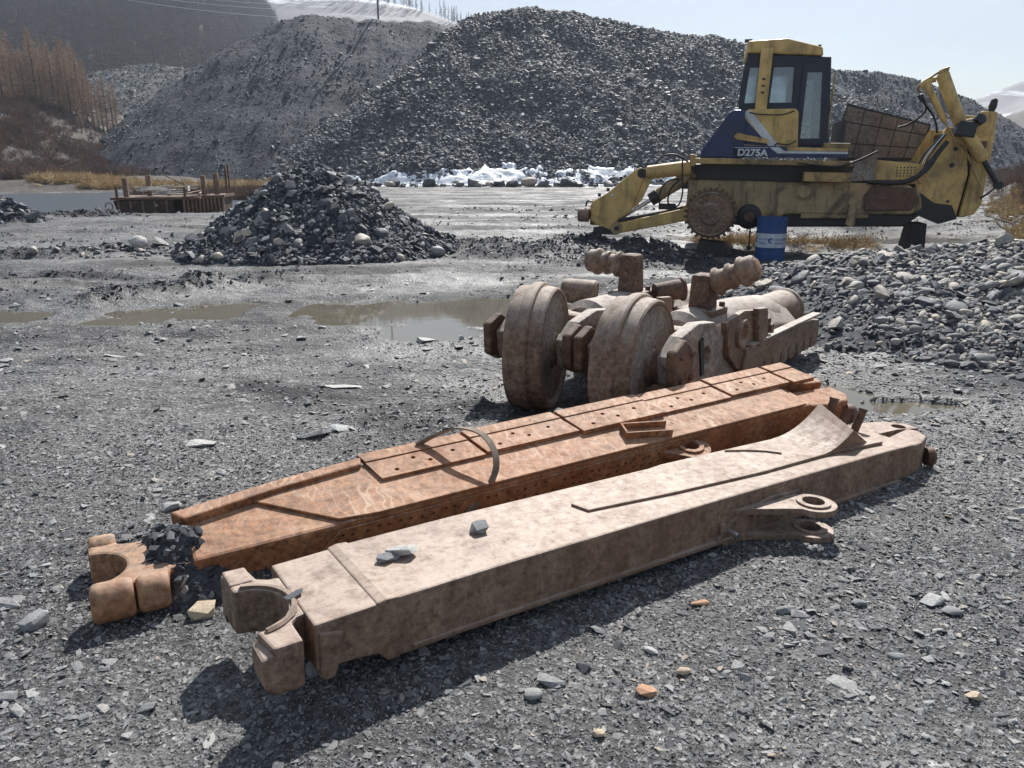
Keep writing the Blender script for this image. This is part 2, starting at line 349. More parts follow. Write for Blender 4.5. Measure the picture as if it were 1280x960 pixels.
# ================================================================== stones
def hull_rock(seed, n=15, flat=.5, lon=1.25, mat=None):
    r = np.random.default_rng(seed); bm = bmesh.new()
    for i in range(n):
        p = r.normal(size=3); p /= np.linalg.norm(p); p = np.sign(p)*np.abs(p)**.75; p *= r.uniform(.72, 1.02)
        bm.verts.new((p[0]*.5*lon, p[1]*.5, p[2]*.5*flat))
    res = bmesh.ops.convex_hull(bm, input=bm.verts)
    bmesh.ops.delete(bm, geom=[g for g in res['geom_interior'] if isinstance(g, bmesh.types.BMVert)], context='VERTS')
    me = bpy.data.meshes.new('rock'); bm.to_mesh(me); bm.free()
    if mat: me.materials.append(mat)
    return me
def round_rock(seed, flat=.62, lon=1.25, mat=None, sub=2, rough=.22):
    r = np.random.default_rng(seed); bm = bmesh.new(); bmesh.ops.create_icosphere(bm, subdivisions=sub, radius=.5)
    off = r.uniform(0, 50, 3); pl = [(Vector(r.normal(size=3)).normalized(), r.uniform(.30, .44)) for _ in range(5)]
    for v in bm.verts:
        c = v.co
        k = 1+rough*float(pnoise(c.x*2.6+off[0]+c.z*1.9, c.y*2.6+off[1]-c.z*1.3, 5)); c = c*k
        for nrm, d in pl:
            e = c.dot(nrm)-d
            if e > 0: c = c-nrm*e*.8
        v.co = (c.x*lon, c.y, c.z*flat)
    me = bpy.data.meshes.new('rock'); bm.to_mesh(me); bm.free(); me.shade_smooth(); me.set_sharp_from_angle(angle=R(38))
    if mat: me.materials.append(mat)
    return me
def proto_set(name, meshes):
    c = bpy.data.collections.new(name)
    for i, me in enumerate(meshes):
        o = bpy.data.objects.new('%s_%02d' % (name, i), me); c.objects.link(o)
    return c
CHIPS = [hull_rock(100+i, 11, random.uniform(.22, .5), random.uniform(1, 1.6), M['slate']) for i in range(9)]
RUBBLE = [hull_rock(200+i, 13, random.uniform(.35, .75), random.uniform(1, 1.5), M['darkrock']) for i in range(9)]
COBBLE = [round_rock(300+i, random.uniform(.5, .75), random.uniform(1, 1.5), M['cobble']) for i in range(7)]+[hull_rock(330+i, 16, random.uniform(.4, .7), 1.3, M['cobble']) for i in range(5)]
FLAKES = [hull_rock(150+i, 12, random.uniform(.14, .34), random.uniform(1.1, 1.8), M['lightslate']) for i in range(7)]
C_FLK = proto_set('flake_kinds', FLAKES); C_CHIP = proto_set('chip_kinds', CHIPS); C_RUB = proto_set('rubble_kinds', RUBBLE); C_COB = proto_set('cobble_kinds', COBBLE)

_gn = {}
def gn_group(coll):
    if coll.name in _gn: return _gn[coll.name]
    g = bpy.data.node_groups.new('scatter_'+coll.name, 'GeometryNodeTree')
    g.interface.new_socket('Geometry', in_out='INPUT', socket_type='NodeSocketGeometry'); g.interface.new_socket('Geometry', in_out='OUTPUT', socket_type='NodeSocketGeometry')
    i = g.nodes.new('NodeGroupInput'); o = g.nodes.new('NodeGroupOutput'); ip = g.nodes.new('GeometryNodeInstanceOnPoints')
    ci = g.nodes.new('GeometryNodeCollectionInfo'); ci.inputs['Collection'].default_value = coll; ci.inputs['Separate Children'].default_value = True; ci.inputs['Reset Children'].default_value = True
    def at(n, t): a = g.nodes.new('GeometryNodeInputNamedAttribute'); a.data_type = t; a.inputs['Name'].default_value = n; return a.outputs['Attribute']
    er = g.nodes.new('FunctionNodeEulerToRotation'); g.links.new(at('rot', 'FLOAT_VECTOR'), er.inputs[0])
    ip.inputs['Pick Instance'].default_value = True
    g.links.new(i.outputs[0], ip.inputs['Points']); g.links.new(ci.outputs[0], ip.inputs['Instance']); g.links.new(at('idx', 'INT'), ip.inputs['Instance Index'])
    g.links.new(er.outputs[0], ip.inputs['Rotation']); g.links.new(at('scl', 'FLOAT_VECTOR'), ip.inputs['Scale']); g.links.new(ip.outputs[0], o.inputs[0])
    _gn[coll.name] = g; return g
def scatter(name, pts, rot, scl, coll, parent=None, label=None, cat=None, group=None):
    """what nobody could count: one object of many instanced pieces"""
    n = len(pts); me = bpy.data.meshes.new(name); me.vertices.add(n); me.vertices.foreach_set('co', np.asarray(pts, np.float32).ravel())
    a = me.attributes.new('rot', 'FLOAT_VECTOR', 'POINT'); a.data.foreach_set('vector', np.asarray(rot, np.float32).ravel())
    a = me.attributes.new('scl', 'FLOAT_VECTOR', 'POINT'); a.data.foreach_set('vector', np.asarray(scl, np.float32).ravel())
    a = me.attributes.new('idx', 'INT', 'POINT'); a.data.foreach_set('value', rng.integers(0, len(coll.objects), n).astype(np.int32))
    o = link(name, me, None, parent); md = o.modifiers.new('scatter', 'NODES'); md.node_group = gn_group(coll)
    return tag(o, label, cat, group, 'stuff')
def rots(n, tilt=.35): return np.stack([rng.normal(0, tilt, n), rng.normal(0, tilt, n), rng.uniform(0, 6.283, n)], 1)
def slope_rots(f, x, y, tilt=.3, e=.1):
    """Euler angles that lay a flat piece on the slope of the height function f, plus a random tilt"""
    gx = (f(x+e, y)-f(x-e, y))/(2*e); gy = (f(x, y+e)-f(x, y-e))/(2*e); out = np.zeros((len(x), 3))
    for i in range(len(x)):
        q = Vector((-gx[i], -gy[i], 1)).normalized().to_track_quat('Z', 'Y').to_matrix() @ Euler((random.gauss(0, tilt), random.gauss(0, tilt), random.uniform(0, 6.28))).to_matrix()
        out[i] = q.to_euler()
    return out
def scls(size, flat=(.6, 1.1)):
    n = len(size); return np.stack([size*rng.uniform(.8, 1.3, n), size*rng.uniform(.7, 1.1, n), size*rng.uniform(*flat, n)], 1)

# ================================================================== ground
DOZ = Vector((3.95, 15.736, 0)); DOZ_R = R(-14)
def doz(x, w, z=0):
    return (DOZ.x+x*math.cos(DOZ_R)-w*math.sin(DOZ_R), DOZ.y+x*math.sin(DOZ_R)+w*math.cos(DOZ_R), z)
PUDDLES = [  # name, level, list of (cx, cy, rx, ry), depth, sheet (x0,x1,y0,y1)
  ('puddle', -.020, [(-1.55, 9.45, 1.35, .75), (-.1, 9.6, 1.2, .85), (-.85, 8.30, .60, .50), (-.75, 8.8, .6, .5), (.55, 9.1, .9, .7)], .05, (-3.0, 1.8, 7.2, 10.9), 'muddy brown puddle on the gravel between the loose beams and the round heap', 'puddle'),
  ('puddle', -.030, [(-6.4, 9.15, 1.9, .42), (-7.0, 8.45, 1.3, .30)], .05, (-9.8, -5.32, 7.6, 9.9), 'narrow brown puddle lying along the wheel ruts', 'puddle'),
  ('puddle', -.026, [(-4.05, 9.30, 1.1, .40), (-3.4, 9.95, .8, .26), (-4.6, 8.85, .6, .24)], .05, (-5.3, -3.02, 8.2, 10.5), 'small brown puddle beside the dark mud ridge', 'puddle'),
  ('puddle', -.155, [(4.6, 13.55, 1.15, .75), (5.6, 13.9, .9, .5), (3.6, 13.9, .5, .4)], .07, (2.7, 7.0, 12.4, 14.9), 'dark puddle mirroring the blue drum', 'puddle'),
  ('puddle', -.035, [(2.50, 5.95, .38, .26), (2.9, 5.6, .40, .16), (2.15, 6.3, .22, .18)], .055, (1.5, 4.1, 5.0, 7.0), 'shallow puddle at the foot of the cobble heap', 'puddle'),
  ('pond', -.16, [(-24, 43, 14, 13.5), (-16, 40, 6, 10)], .3, (-42, -7, 28.0, 58), 'grey blue pond around the rusty pontoon', 'pond'),
  ('pond', -.20, [(11.2, 20.2, 4.2, 2.6), (14.5, 20.6, 3.5, 1.8)], .25, (5.5, 20, 16.8, 24.5), 'still brown pond behind the bulldozer', 'pond'),
]
BERMS = [  # (x0,y0,x1,y1,width,height)
  (-1.6, 16.6, .9, 15.9, .75, .24), (-.6, 15.4, 1.5, 14.9, .5, .14), (1.2, 17.0, 3.1, 16.1, .6, .32), (1.8, 15.5, 3.6, 14.7, .55, .20), (.6, 14.3, 2.6, 13.8, .4, .10),
  (-5.5, 10.1, -4.4, 11.4, .38, .15), (-4.6, 11.2, -3.6, 12.8, .35, .10), (-11.5, 14.6, -7.4, 16.2, .5, .13), (-9.5, 11.8, -6.6, 12.3, .35, .05), 
  (-.95, 5.15, -.45, 5.0, .22, .055), (-.3, 5.55, .1, 5.2, .2, .05), (-1.75, 3.35, -1.25, 3.05, .2, .085), (6.2, 14.6, 8.2, 14.2, .6, .12), (-20, 27, -14.2, 27.6, .8, .15),
  (-2.1, 6.1, -1.5, 5.7, .2, .03), (3.2, 12.6, 4.4, 12.2, .4, .08)]
def pud_field(p, x, y):
    d = np.full(np.shape(x), -9.)
    for cx, cy, rx, ry in p[2]: d = np.maximum(d, 1-np.sqrt(((x-cx)/rx)**2+((y-cy)/ry)**2))
    sc = 2.2 if p[0] == 'puddle' else .5; x0, x1, y0, y1 = p[4]; b = .35 if p[0] == 'puddle' else 1.5
    rim = np.minimum(np.minimum(x-x0, x1-x), np.minimum(y-y0, y1-y))/b
    return d+(.06 if p[4][0] > -4 else -.02)+.36*fbm(x*sc, y*sc*1.9, 4, 21)-1.5*(1-np.clip(rim, 0, 1))
def gz(x, y):
    x = np.asarray(x, float); y = np.asarray(y, float)
    near = sstep(3.5, 8, y)
    z = .010*fbm(x*1.4, y*1.4, 4, 1)+.0065*fbm(x*7, y*7, 3, 2)+near*.030*fbm(x*.35, y*.5, 3, 3)
    z = z+near*.040*fbm(x*.3, y*1.6, 5, 4)+near*.022*fbm(x*2.6, y*3.4, 3, 24)*(1-.35*sstep(40, 60, y))+near*.03*np.abs(fbm(x*1.1, y*2.2, 4, 5))
    z = z-.12*np.exp(-((x-4.9)/2.9)**4-((y-14.6)/2.2)**4)
    for x0, y0, x1, y1, w, h in BERMS:
        dx, dy = x1-x0, y1-y0; t = np.clip(((x-x0)*dx+(y-y0)*dy)/(dx*dx+dy*dy), 0, 1)
        d = np.hypot(x-x0-t*dx, y-y0-t*dy)/w
        z = z+h*np.exp(-d*d*1.6)*(.85+.5*fbm(x*1.3/w, y*1.3/w, 3, 6))
    for yc, sl, wd in ((8.55, .06, .13), (8.05, .075, .13), (11.9, -.03, .2), (12.9, -.03, .2), (21.5, .05, .35), (23.6, .05, .35), (27.5, .02, .4), (33, .03, .5)):   # wheel ruts
        d = (y-(yc+sl*x+.25*np.sin(x*.35+yc)))/wd; amp = .022*sstep(3, -1, x) if yc < 10 else .035
        z = z-amp*np.exp(-d*d)*(1+.35*np.sign(np.sin(x*22+y*6))*(yc < 10))+amp*.6*np.exp(-(np.abs(d)-1.9)**2*2)
    for p in PUDDLES:
        x0, x1, y0, y1 = p[4]; ins = (x > x0-.3) & (x < x1+.3) & (y > y0-.3) & (y < y1+.3)
        if not ins.any(): continue
        f = pud_field(p, x, y); m = sstep(-.05, .35, f)
        sh = sstep(-.75 if p[0] == 'pond' else -.35, 0, f); zs = np.maximum(z, p[1]+.006); zs = zs+(np.minimum(zs, p[1]+.012)-zs)*sh
        zz = np.where(f > 0, np.minimum(z, p[1]+.012)-p[3]*m, zs)
        fade = np.where(p[0] == 'pond', 1., 1.)
        z = np.where(ins & (x > x0) & (x < x1) & (y > y0) & (y < y1), zz, z)
    return z

def grid_mesh(name, X, Y, Zv, mat, parent=None, keep=None, smooth=True):
    ny, nx = X.shape; vs = np.stack([X, Y, Zv], -1).reshape(-1, 3); i = np.arange(ny*nx).reshape(ny, nx)
    q = np.stack([i[:-1, :-1], i[:-1, 1:], i[1:, 1:], i[1:, :-1]], -1).reshape(-1, 4)
    if keep is not None:
        k = keep.reshape(-1); q = q[k[q].any(1)]
        used = np.unique(q); mp = np.full(len(vs), -1); mp[used] = np.arange(len(used)); q = mp[q]; vs = vs[used]
    me = bpy.data.meshes.new(name); me.vertices.add(len(vs)); me.vertices.foreach_set('co', vs.astype(np.float32).ravel())
    me.loops.add(len(q)*4); me.loops.foreach_set('vertex_index', q.astype(np.int32).ravel()); me.polygons.add(len(q))
    me.polygons.foreach_set('loop_start', (np.arange(len(q))*4).astype(np.int32)); me.polygons.foreach_set('loop_total', np.full(len(q), 4, np.int32))
    me.update(calc_edges=True); me.validate()
    if smooth: me.shade_smooth()
    return link(name, me, mat, parent)
rows = np.concatenate([np.linspace(-12, .6, 18), np.geomspace(.75, 75, 520), np.geomspace(78, 1500, 40)])
cols = np.linspace(-1, 1, 430)
GX = np.sign(cols)[None, :]*np.abs(cols)[None, :]**1.15*(np.maximum(rows, 0)[:, None]*1.05+3.2); GY = np.repeat(rows[:, None], len(cols), 1)
ground = grid_mesh('ground', GX, GY, gz(GX, GY), M['ground']); tag(ground, kind='structure')
ws = np.zeros(GX.size); gx_, gy_ = GX.ravel(), GY.ravel()             # freshly turned black soil on the mud ridges
for x0, y0, x1, y1, w, h in BERMS:
    dx, dy = x1-x0, y1-y0; t = np.clip(((gx_-x0)*dx+(gy_-y0)*dy)/(dx*dx+dy*dy), 0, 1); d = np.hypot(gx_-x0-t*dx, gy_-y0-t*dy)/w
    ws = np.maximum(ws, sstep(.15, .75, np.exp(-d*d*.9)+.45*fbm(gx_*3, gy_*3, 3, 71)-.15))
a_ = ground.data.attributes.new('wet_soil', 'FLOAT', 'POINT'); a_.data.foreach_set('value', ws.astype(np.float32))

for p in PUDDLES:
    x0, x1, y0, y1 = p[4]
    o = MB().add([(x0, y0, p[1]), (x1, y0, p[1]), (x1, y1, p[1]), (x0, y1, p[1])], [(0, 1, 2, 3)]).build(p[0], M['water' if p[4][0] > -41 else 'pond'])
    tag(o, kind='structure')

# ---- gravel lying on the ground
def fan(n, y0, y1, pw=-1.6, half=.74):
    u = rng.uniform(size=n); k = pw+2; Y = (y0**k+u*(y1**k-y0**k))**(1/k); X = rng.uniform(-half, half, n)*(Y+.5); return X, Y
def patchy(X, Y):
    return .30+.55*sstep(-.25, .45, fbm(X*.8, Y*.8, 3, 31))+.45*sstep(-.2, 1.6, X-.15*(Y-3))
X, Y = fan(100000, 1.6, 5.0, -1.3); sz = .0042*np.exp(rng.normal(0, .4, len(X)))*(1+.15*(Y-2))
scatter('grit', np.stack([X, Y, gz(X, Y)+sz*.2], 1), rots(len(X), .5), scls(sz*1.7), C_CHIP, ground)
X, Y = fan(105000, 1.5, 8.5, -1.15); k = rng.uniform(0, 1.05, len(X)) < patchy(X, Y)*(1-.72*sstep(4.5, 7, Y)*(1-sstep(-1.5, 1.5, X))); X, Y = X[k], Y[k]
sz = .0062*np.exp(rng.normal(0, .58, len(X)))*(1+.14*(Y-2))
Zc = gz(X, Y)+sz*.12; scatter('gravel', np.stack([X, Y, Zc], 1), rots(len(X), .32), scls(sz*1.7), C_CHIP, ground)
X, Y = fan(42000, 6.5, 34, -1.5); k = rng.uniform(0, 1.05, len(X)) < (.15+.85*sstep(-3.5, 2, X)*sstep(4, 9, Y)+.25*sstep(11, 15, Y))*patchy(X*.6, Y*.6)*sstep(-.3, .35, fbm(X*.4, Y*.9, 3, 33)); X, Y = X[k], Y[k]
sz = .024*np.exp(rng.normal(0, .5, len(X)))*(1+.045*(Y-7))
scatter('gravel', np.stack([X, Y, gz(X, Y)+sz*.1], 1), rots(len(X), .3), scls(sz*1.3), C_CHIP, ground)
X, Y = fan(15000, 1.8, 6.5, -1.0); k = rng.uniform(0, 1, 15000) < .22+.78* sstep(-1.2, 2.2, X-.25*(Y-2.5))*(.35+.8*sstep(-.2, .4, fbm(X*1.2, Y*1.2, 3, 37))); X, Y = X[k], Y[k]
sz = .0105*np.exp(rng.normal(0, .45, len(X)))*(1+.13*(Y-2))
scatter('slate_flakes', np.stack([X, Y, gz(X, Y)+sz*.10], 1), rots(len(X), .2), scls(sz), C_FLK, ground)
# clods on the mud ridges and in patches over the churned yard
PX, PY = [], []
xx, yy = fan(16000, 8.5, 32, -1.4); kk = fbm(xx*.35, yy*.7, 3, 39) > .28; PX.append(xx[kk]); PY.append(yy[kk])
for x0, y0, x1, y1, w, h in BERMS:
    n = int(260*h/.15*math.hypot(x1-x0+.5, y1-y0)); t = rng.uniform(-.1, 1.1, n); PX.append(x0+t*(x1-x0)+rng.normal(0, w*.5, n)); PY.append(y0+t*(y1-y0)+rng.normal(0, w*.5, n))
X = np.concatenate(PX); Y = np.concatenate(PY); sz = .010*np.exp(rng.normal(0, .5, len(X)))*(1+.17*np.maximum(Y-2, 0))
scatter('mud_clods', np.stack([X, Y, gz(X, Y)+sz*.2], 1), rots(len(X), .6), scls(sz, (.7, 1.2)), C_RUB, ground)

def stone_obj(name, me, x, y, size, z=None, rz=None, tilt=.12, parent=None, sink=.15, flat=1.):
    o = bpy.data.objects.new(name, me); COL.objects.link(o)
    if parent is not None: o.parent = parent
    if z is None: z = float(gz(np.array([x]), np.array([y]))[0])
    h = max(v.co.z for v in me.vertices)*size*flat
    o.location = (x, y, z+h*(1-2*sink)); o.scale = (size, size*random.uniform(.75, 1.05), size*flat)
    o.rotation_euler = (random.gauss(0, tilt), random.gauss(0, tilt), random.uniform(0, 6.28) if rz is None else rz); return o
# the larger single stones of the yard
X, Y = fan(900, 1.95, 11.5, -1.5, .68); k = (rng.uniform(0, 1.0, 900) < patchy(X, Y)+.1)
def on_beam(x, y):
    for ox, oy, a, l, w in ((-.95, 2.3, 33.3, 4.0, .42), (-1.75, 2.75, 28, 4.1, .42)):
        u = (x-ox)*math.cos(R(a))+(y-oy)*math.sin(R(a)); v = -(x-ox)*math.sin(R(a))+(y-oy)*math.cos(R(a))
        if -.15 < u < l and -w*.85 < v < w*1.25: return True
    return (.0 < x < 2.9 and 4.2 < y < 7.6)
cnt = 0
for x, y in zip(X[k], Y[k]):
    if cnt >= 235 or on_beam(x, y): continue
    if any(pud_field(p, np.array([x]), np.array([y]))[0] > -.1 for p in PUDDLES[:6]): continue
    s = random.choice([1, 1, 1, 1.25, 1.6])*(.011+.0095*y)*random.uniform(.8, 1.2)
    stone_obj('stone', random.choice(CHIPS), x, y, s, parent=ground, tilt=.15, flat=random.uniform(.7, 1.1)); cnt += 1

# ================================================================== heaps
def cone_field(ridge, slope, amp=.0, fs=.2, seed=0, gully=0., oct=5):
    def f(x, y):
        x = np.asarray(x, float); y = np.asarray(y, float); z = np.full(np.shape(x), -99.)
        xx = x+amp*1.2*fbm(x*fs, y*fs, 3, seed+3)
        for (ax, ay, ah), (bx, by, bh) in zip(ridge[:-1], ridge[1:]):
            dx, dy = bx-ax, by-ay; L2 = dx*dx+dy*dy+1e-9; t = np.clip(((xx-ax)*dx+(y-ay)*dy)/L2, 0, 1)
            d = np.hypot(xx-ax-t*dx, y-ay-t*dy); h = ah+(bh-ah)*t
            z = np.maximum(z, h-slope*np.sqrt(d*d+(.05*h)**2)+slope*.05*h)
        return z+amp*fbm(x*fs, y*fs, oct, seed)+gully*np.abs(fbm(x*fs*1.6, y*fs*.35, 4, seed+9))
    return f
def at(px, py, Y):
    """a point of the far landscape from its bearing and height angle at ground distance Y"""
    p = R(15.9); a = (480-py)/967; b = (px-640)/967
    fy = math.cos(p)+a*math.sin(p); fz = -math.sin(p)+a*math.cos(p); k = Y/fy; return (b*k, Y, 1.75+fz*k)
def heap_mesh(name, f, x0, x1, y0, y1, st, mat, parent, base=-.25):
    xs = np.arange(x0, x1+st, st); ys = np.arange(y0, y1+st, st); X, Y = np.meshgrid(xs, ys); Z = f(X, Y)
    return grid_mesh(name, X, Y, np.maximum(Z, base), mat, parent, keep=Z > base)
def sample(f, n, x0, x1, y0, y1, zmin=.02, pw=None):
    X = rng.uniform(x0, x1, n); Y = rng.uniform(y0, y1, n); Z = f(X, Y); k = Z > zmin; return X[k], Y[k], Z[k]

# -- small round heap of slate in the yard
pk = at(388, 200, 16.4); pk2 = at(420, 205, 16.3)
fS0 = cone_field([(pk[0]-1.5, 16.6, 1.0), (pk[0]-.15, 16.5, 1.92), (pk2[0], 16.3, 1.78), (pk2[0]+1.25, 16.0, .75), (pk2[0]+2.0, 15.7, .26)], .68, .10, 1.1, 40)
def fS(x, y): z = fS0(x, y); return np.where(z < .5, z*.75-.06, z-.185+0*z)
hs = empty('slate_heap', (pk[0], 16.4, 0), label='round heap of dark slate and pale stones standing alone in the yard', cat='heap')
def off(o, parent): o.location = -Vector(parent.location); return o
hm = off(heap_mesh('heap_core', fS, -9, 0, 12, 21, .1, M['heapfill'], hs), hs)
X, Y, Z = sample(fS, 26000, -8.6, -.6, 13, 18.2); sz = .075*np.exp(rng.normal(0, .42, len(X)))
off(scatter('rubble', np.stack([X, Y, Z+sz*.1], 1), slope_rots(fS, X, Y, .45), scls(sz, (.8, 1.3)), C_RUB, hs), hs)
X, Y, Z = sample(fS, 520, -8.6, -.6, 13.2, 16.9)
def rocks_on(parent, X, Y, Z, f, meshes, size, maxn=300, sink=.25, sd=.4, tilt=.35):
    r = slope_rots(f, X, Y, tilt)
    for i in range(min(maxn, len(X))):
        o = bpy.data.objects.new('rock', random.choice(meshes)); COL.objects.link(o); o.parent = parent
        s = min(size*math.exp(random.gauss(0, sd)), size*2.1); o.scale = (s, s*random.uniform(.75, 1.05), s*random.uniform(.8, 1.15)); o.rotation_euler = r[i]
        o.location = (X[i]-parent.location.x, Y[i]-parent.location.y, Z[i]-parent.location.z+s*.12)
rocks_on(hs, X, Y, Z, fS, RUBBLE+[COBBLE[i] for i in (0, 2, 7, 9)], .175, 290)

for bx_, by_, bs_, bm_, bl_ in ((-5.15, 14.55, .42, 'tanstone', 'large tan boulder at the foot of the round slate heap'), (-5.65, 14.9, .50, 'darkstone', 'large dark boulder at the foot of the round slate heap'), (-7.6, 15.9, .34, 'palestone', 'pale boulder at the left foot of the round slate heap'), (-1.45, 15.1, .3, 'greystone', 'grey boulder where the round slate heap meets the mud ridge')):
    tag(stone_obj('boulder', round_rock(int(bs_*1000), .75, 1.2, M[bm_], 2, .3), bx_, by_, bs_, tilt=.15), bl_, 'boulder')
X = rng.normal(-7.4, .9, 160); Y = rng.normal(16.1, .7, 160); sz = .10*np.exp(rng.normal(0, .4, 160)); scatter('stray_stones', np.stack([X, Y, gz(X, Y)+.02], 1), rots(160, .3), scls(sz), C_COB, ground)
# -- broad heap of river cobbles on the right
fR0 = cone_field([(3.3, 10.6, .20), (4.0, 10.1, .46), (4.8, 9.7, .74), (6.5, 9.3, .88), (8.6, 8.4, 1.08), (10.5, 7.2, 1.0)], .215, .05, .9, 50)
def fR(x, y):
    z = fR0(x, y); left = np.clip((x-2.75-.22*(8-y)*(y < 8))/1.0, -1, 1); return np.where(z < .15, z*.8, z)-.17*(1-sstep(-.2, 1, left))-.03
hr = empty('cobble_heap', (5.5, 8, 0), label='broad heap of rounded river cobbles and gravel beside the bulldozer', cat='heap')
off(heap_mesh('heap_core', fR, 1.5, 12, 4.5, 14, .07, M['heapfill'], hr), hr)
X, Y, Z = sample(fR, 30000, 2.2, 9.5, 4.9, 12); k = rng.uniform(size=len(X)) < .25+.75*sstep(3.4, 4.6, X+.12*(8-Y)); X, Y, Z = X[k], Y[k], Z[k]; sz = .042*np.exp(rng.normal(0, .5, len(X)))
off(scatter('rubble', np.stack([X, Y, Z+sz*.1], 1), slope_rots(fR, X, Y, .4), scls(sz, (.7, 1.2)), C_COB, hr), hr)
X, Y, Z = sample(fR, 13000, 2.2, 9.5, 4.9, 12); sz = .05*np.exp(rng.normal(0, .5, len(X)))
off(scatter('dark_rubble', np.stack([X, Y, Z+sz*.05], 1), slope_rots(fR, X, Y, .4), scls(sz, (.7, 1.2)), C_RUB, hr), hr)
X, Y, Z = sample(fR, 640, 2.4, 8.2, 5.1, 10.4); rocks_on(hr, X, Y, Z, fR, COBBLE, .115, 295, sd=.42)

# -- low dark pile by the pond on the left
fP0 = cone_field([(-20, 24.6, 1.5), (-16.6, 24.4, 1.25), (-15.4, 24.2, .7), (-14.3, 24, .2)], .62, .08, .9, 60)
def fP(x, y): return fP0(x, y)-.12
hp = empty('slate_heap', (-16.5, 24.4, 0), label='dark slate pile on the shore of the pond left of the pontoon', cat='heap')
off(heap_mesh('heap_core', fP, -24, -12, 20, 29, .15, M['heapfill'], hp), hp)
X, Y, Z = sample(fP, 9000, -20, -13.4, 21.5, 25.5); sz = .13*np.exp(rng.normal(0, .4, len(X)))
off(scatter('rubble', np.stack([X, Y, Z], 1), slope_rots(fP, X, Y, .4), scls(sz, (.5, .9)), C_RUB, hp), hp)
X, Y, Z = sample(fP, 160, -17.5, -13.2, 21.8, 24.4); rocks_on(hp, X, Y, Z, fP, RUBBLE, .26, 90)

# -- the tall rock heap behind the yard
def ridge(pts, Y0, sl): return [at(px, py, Y) for px, py, Y in pts]
rD = [at(*q) for q in ((560, 46, 84), (600, 24, 88), (660, 12, 90), (730, 20, 90), (800, 36, 90), (860, 46, 90), (930, 58, 92), (990, 72, 95))]
fD = cone_field(rD, .74, .55, .13, 70, .4); fDs = cone_field(rD, .74, .0, .13, 70, 0)
hd = empty('rock_heap', (10, 88, 0), label='tall heap of broken slate slabs with snow at its foot', cat='heap')
off(heap_mesh('heap_core', fD, -28, 62, 58, 120, .45, M['rubblefill'], hd, -.4), hd)
X, Y, Z = sample(fD, 150000, -26, 50, 60, 92); k = rng.uniform(size=len(X)) < .62+.5*fbm(X*.15, Y*.15, 3, 5); X, Y, Z = X[k], Y[k], Z[k]
sz = .27*np.exp(rng.normal(0, .38, len(X)))
gxy = np.stack([rng.normal(.64*1, .3, len(X)), rng.normal(0, .3, len(X)), rng.uniform(-.9, .9, len(X))], 1)
off(scatter('slab_rubble', np.stack([X, Y, Z+.02], 1), gxy*[1, 1, 1], scls(sz, (.5, .9)), C_RUB, hd), hd)
X, Y, Z = sample(fD, 420, -22, 34, 61, 84); rocks_on(hd, X, Y, Z, fD, RUBBLE, .62, 230, sd=.22)
# the row of boulders at its foot
xb = np.linspace(-11, 9.5, 60)+rng.normal(0, .35, 60); yb = 62.3+rng.normal(0, .35, 60)+.02*xb
for i in range(60):
    o = stone_obj('boulder', random.choice(COBBLE[:7]+RUBBLE), xb[i], yb[i], random.choice([.4, .5, .55, .75, 1.0, 1.25])*random.uniform(.8, 1.2), z=float(gz(xb[i:i+1], yb[i:i+1])[0]), tilt=.2, sink=.1)
    tag(o, 'boulder lying in the row along the snow at the foot of the tall rock heap', 'boulder', 'boulders along the snow bank')
# snow at the foot
def fSn(x, y):
    h = fDs(x, y); n = fbm(x*.22, y*.05, 4, 8)
    d = np.maximum(h+.22, gz(x, y)-.08); e = sstep(-1.1, -.5, h)*(1-sstep(.9+.8*n, 2.0+1.0*n, h+.5*fbm(x*1.1, y*1.1, 3, 18)))
    e2 = sstep(-15.5, -12.5, x)*(1-sstep(14, 40, x)); return d-1.2+e*e2*(1.35+.13*fbm(x*.9, y*1.5, 5, 11))
xs = np.arange(-17, 42, .16); ys = np.arange(60.5, 70.5, .16); SX, SY = np.meshgrid(xs, ys); SZ = fSn(SX, SY)
sn = grid_mesh('snow', SX, SY, SZ, M['snow'], keep=SZ > np.maximum(fD(SX, SY), gz(SX, SY))-.05); tag(sn, kind='structure')

# -- smooth heap of fine crushed slate on the left
rE = [at(*q) for q in ((300, 52, 106), (345, 27, 106), (378, 19, 106), (440, 26, 108), (490, 27, 108), (545, 31, 108), (600, 40, 110))]
fE = cone_field(rE, .72, .35, .16, 80, .55)
he = empty('crushed_slate_heap', (-20, 104, 0), label='smooth grey heap of fine crushed slate beside the tall rock heap', cat='heap')
off(heap_mesh('heap_core', fE, -66, 20, 70, 125, .5, M['finefill'], he, -.4), he)
X, Y, Z = sample(fE, 60000, -62, 0, 72, 107); k = rng.uniform(size=len(X)) < .15+.5*sstep(.1, .5, fbm(X*.1, Y*.1, 3, 15)); X, Y, Z = X[k], Y[k], Z[k]
sz = .16*np.exp(rng.normal(0, .5, len(X))); off(scatter('loose_stones', np.stack([X, Y, Z], 1), rots(len(X), .6), scls(sz), C_RUB, he), he)
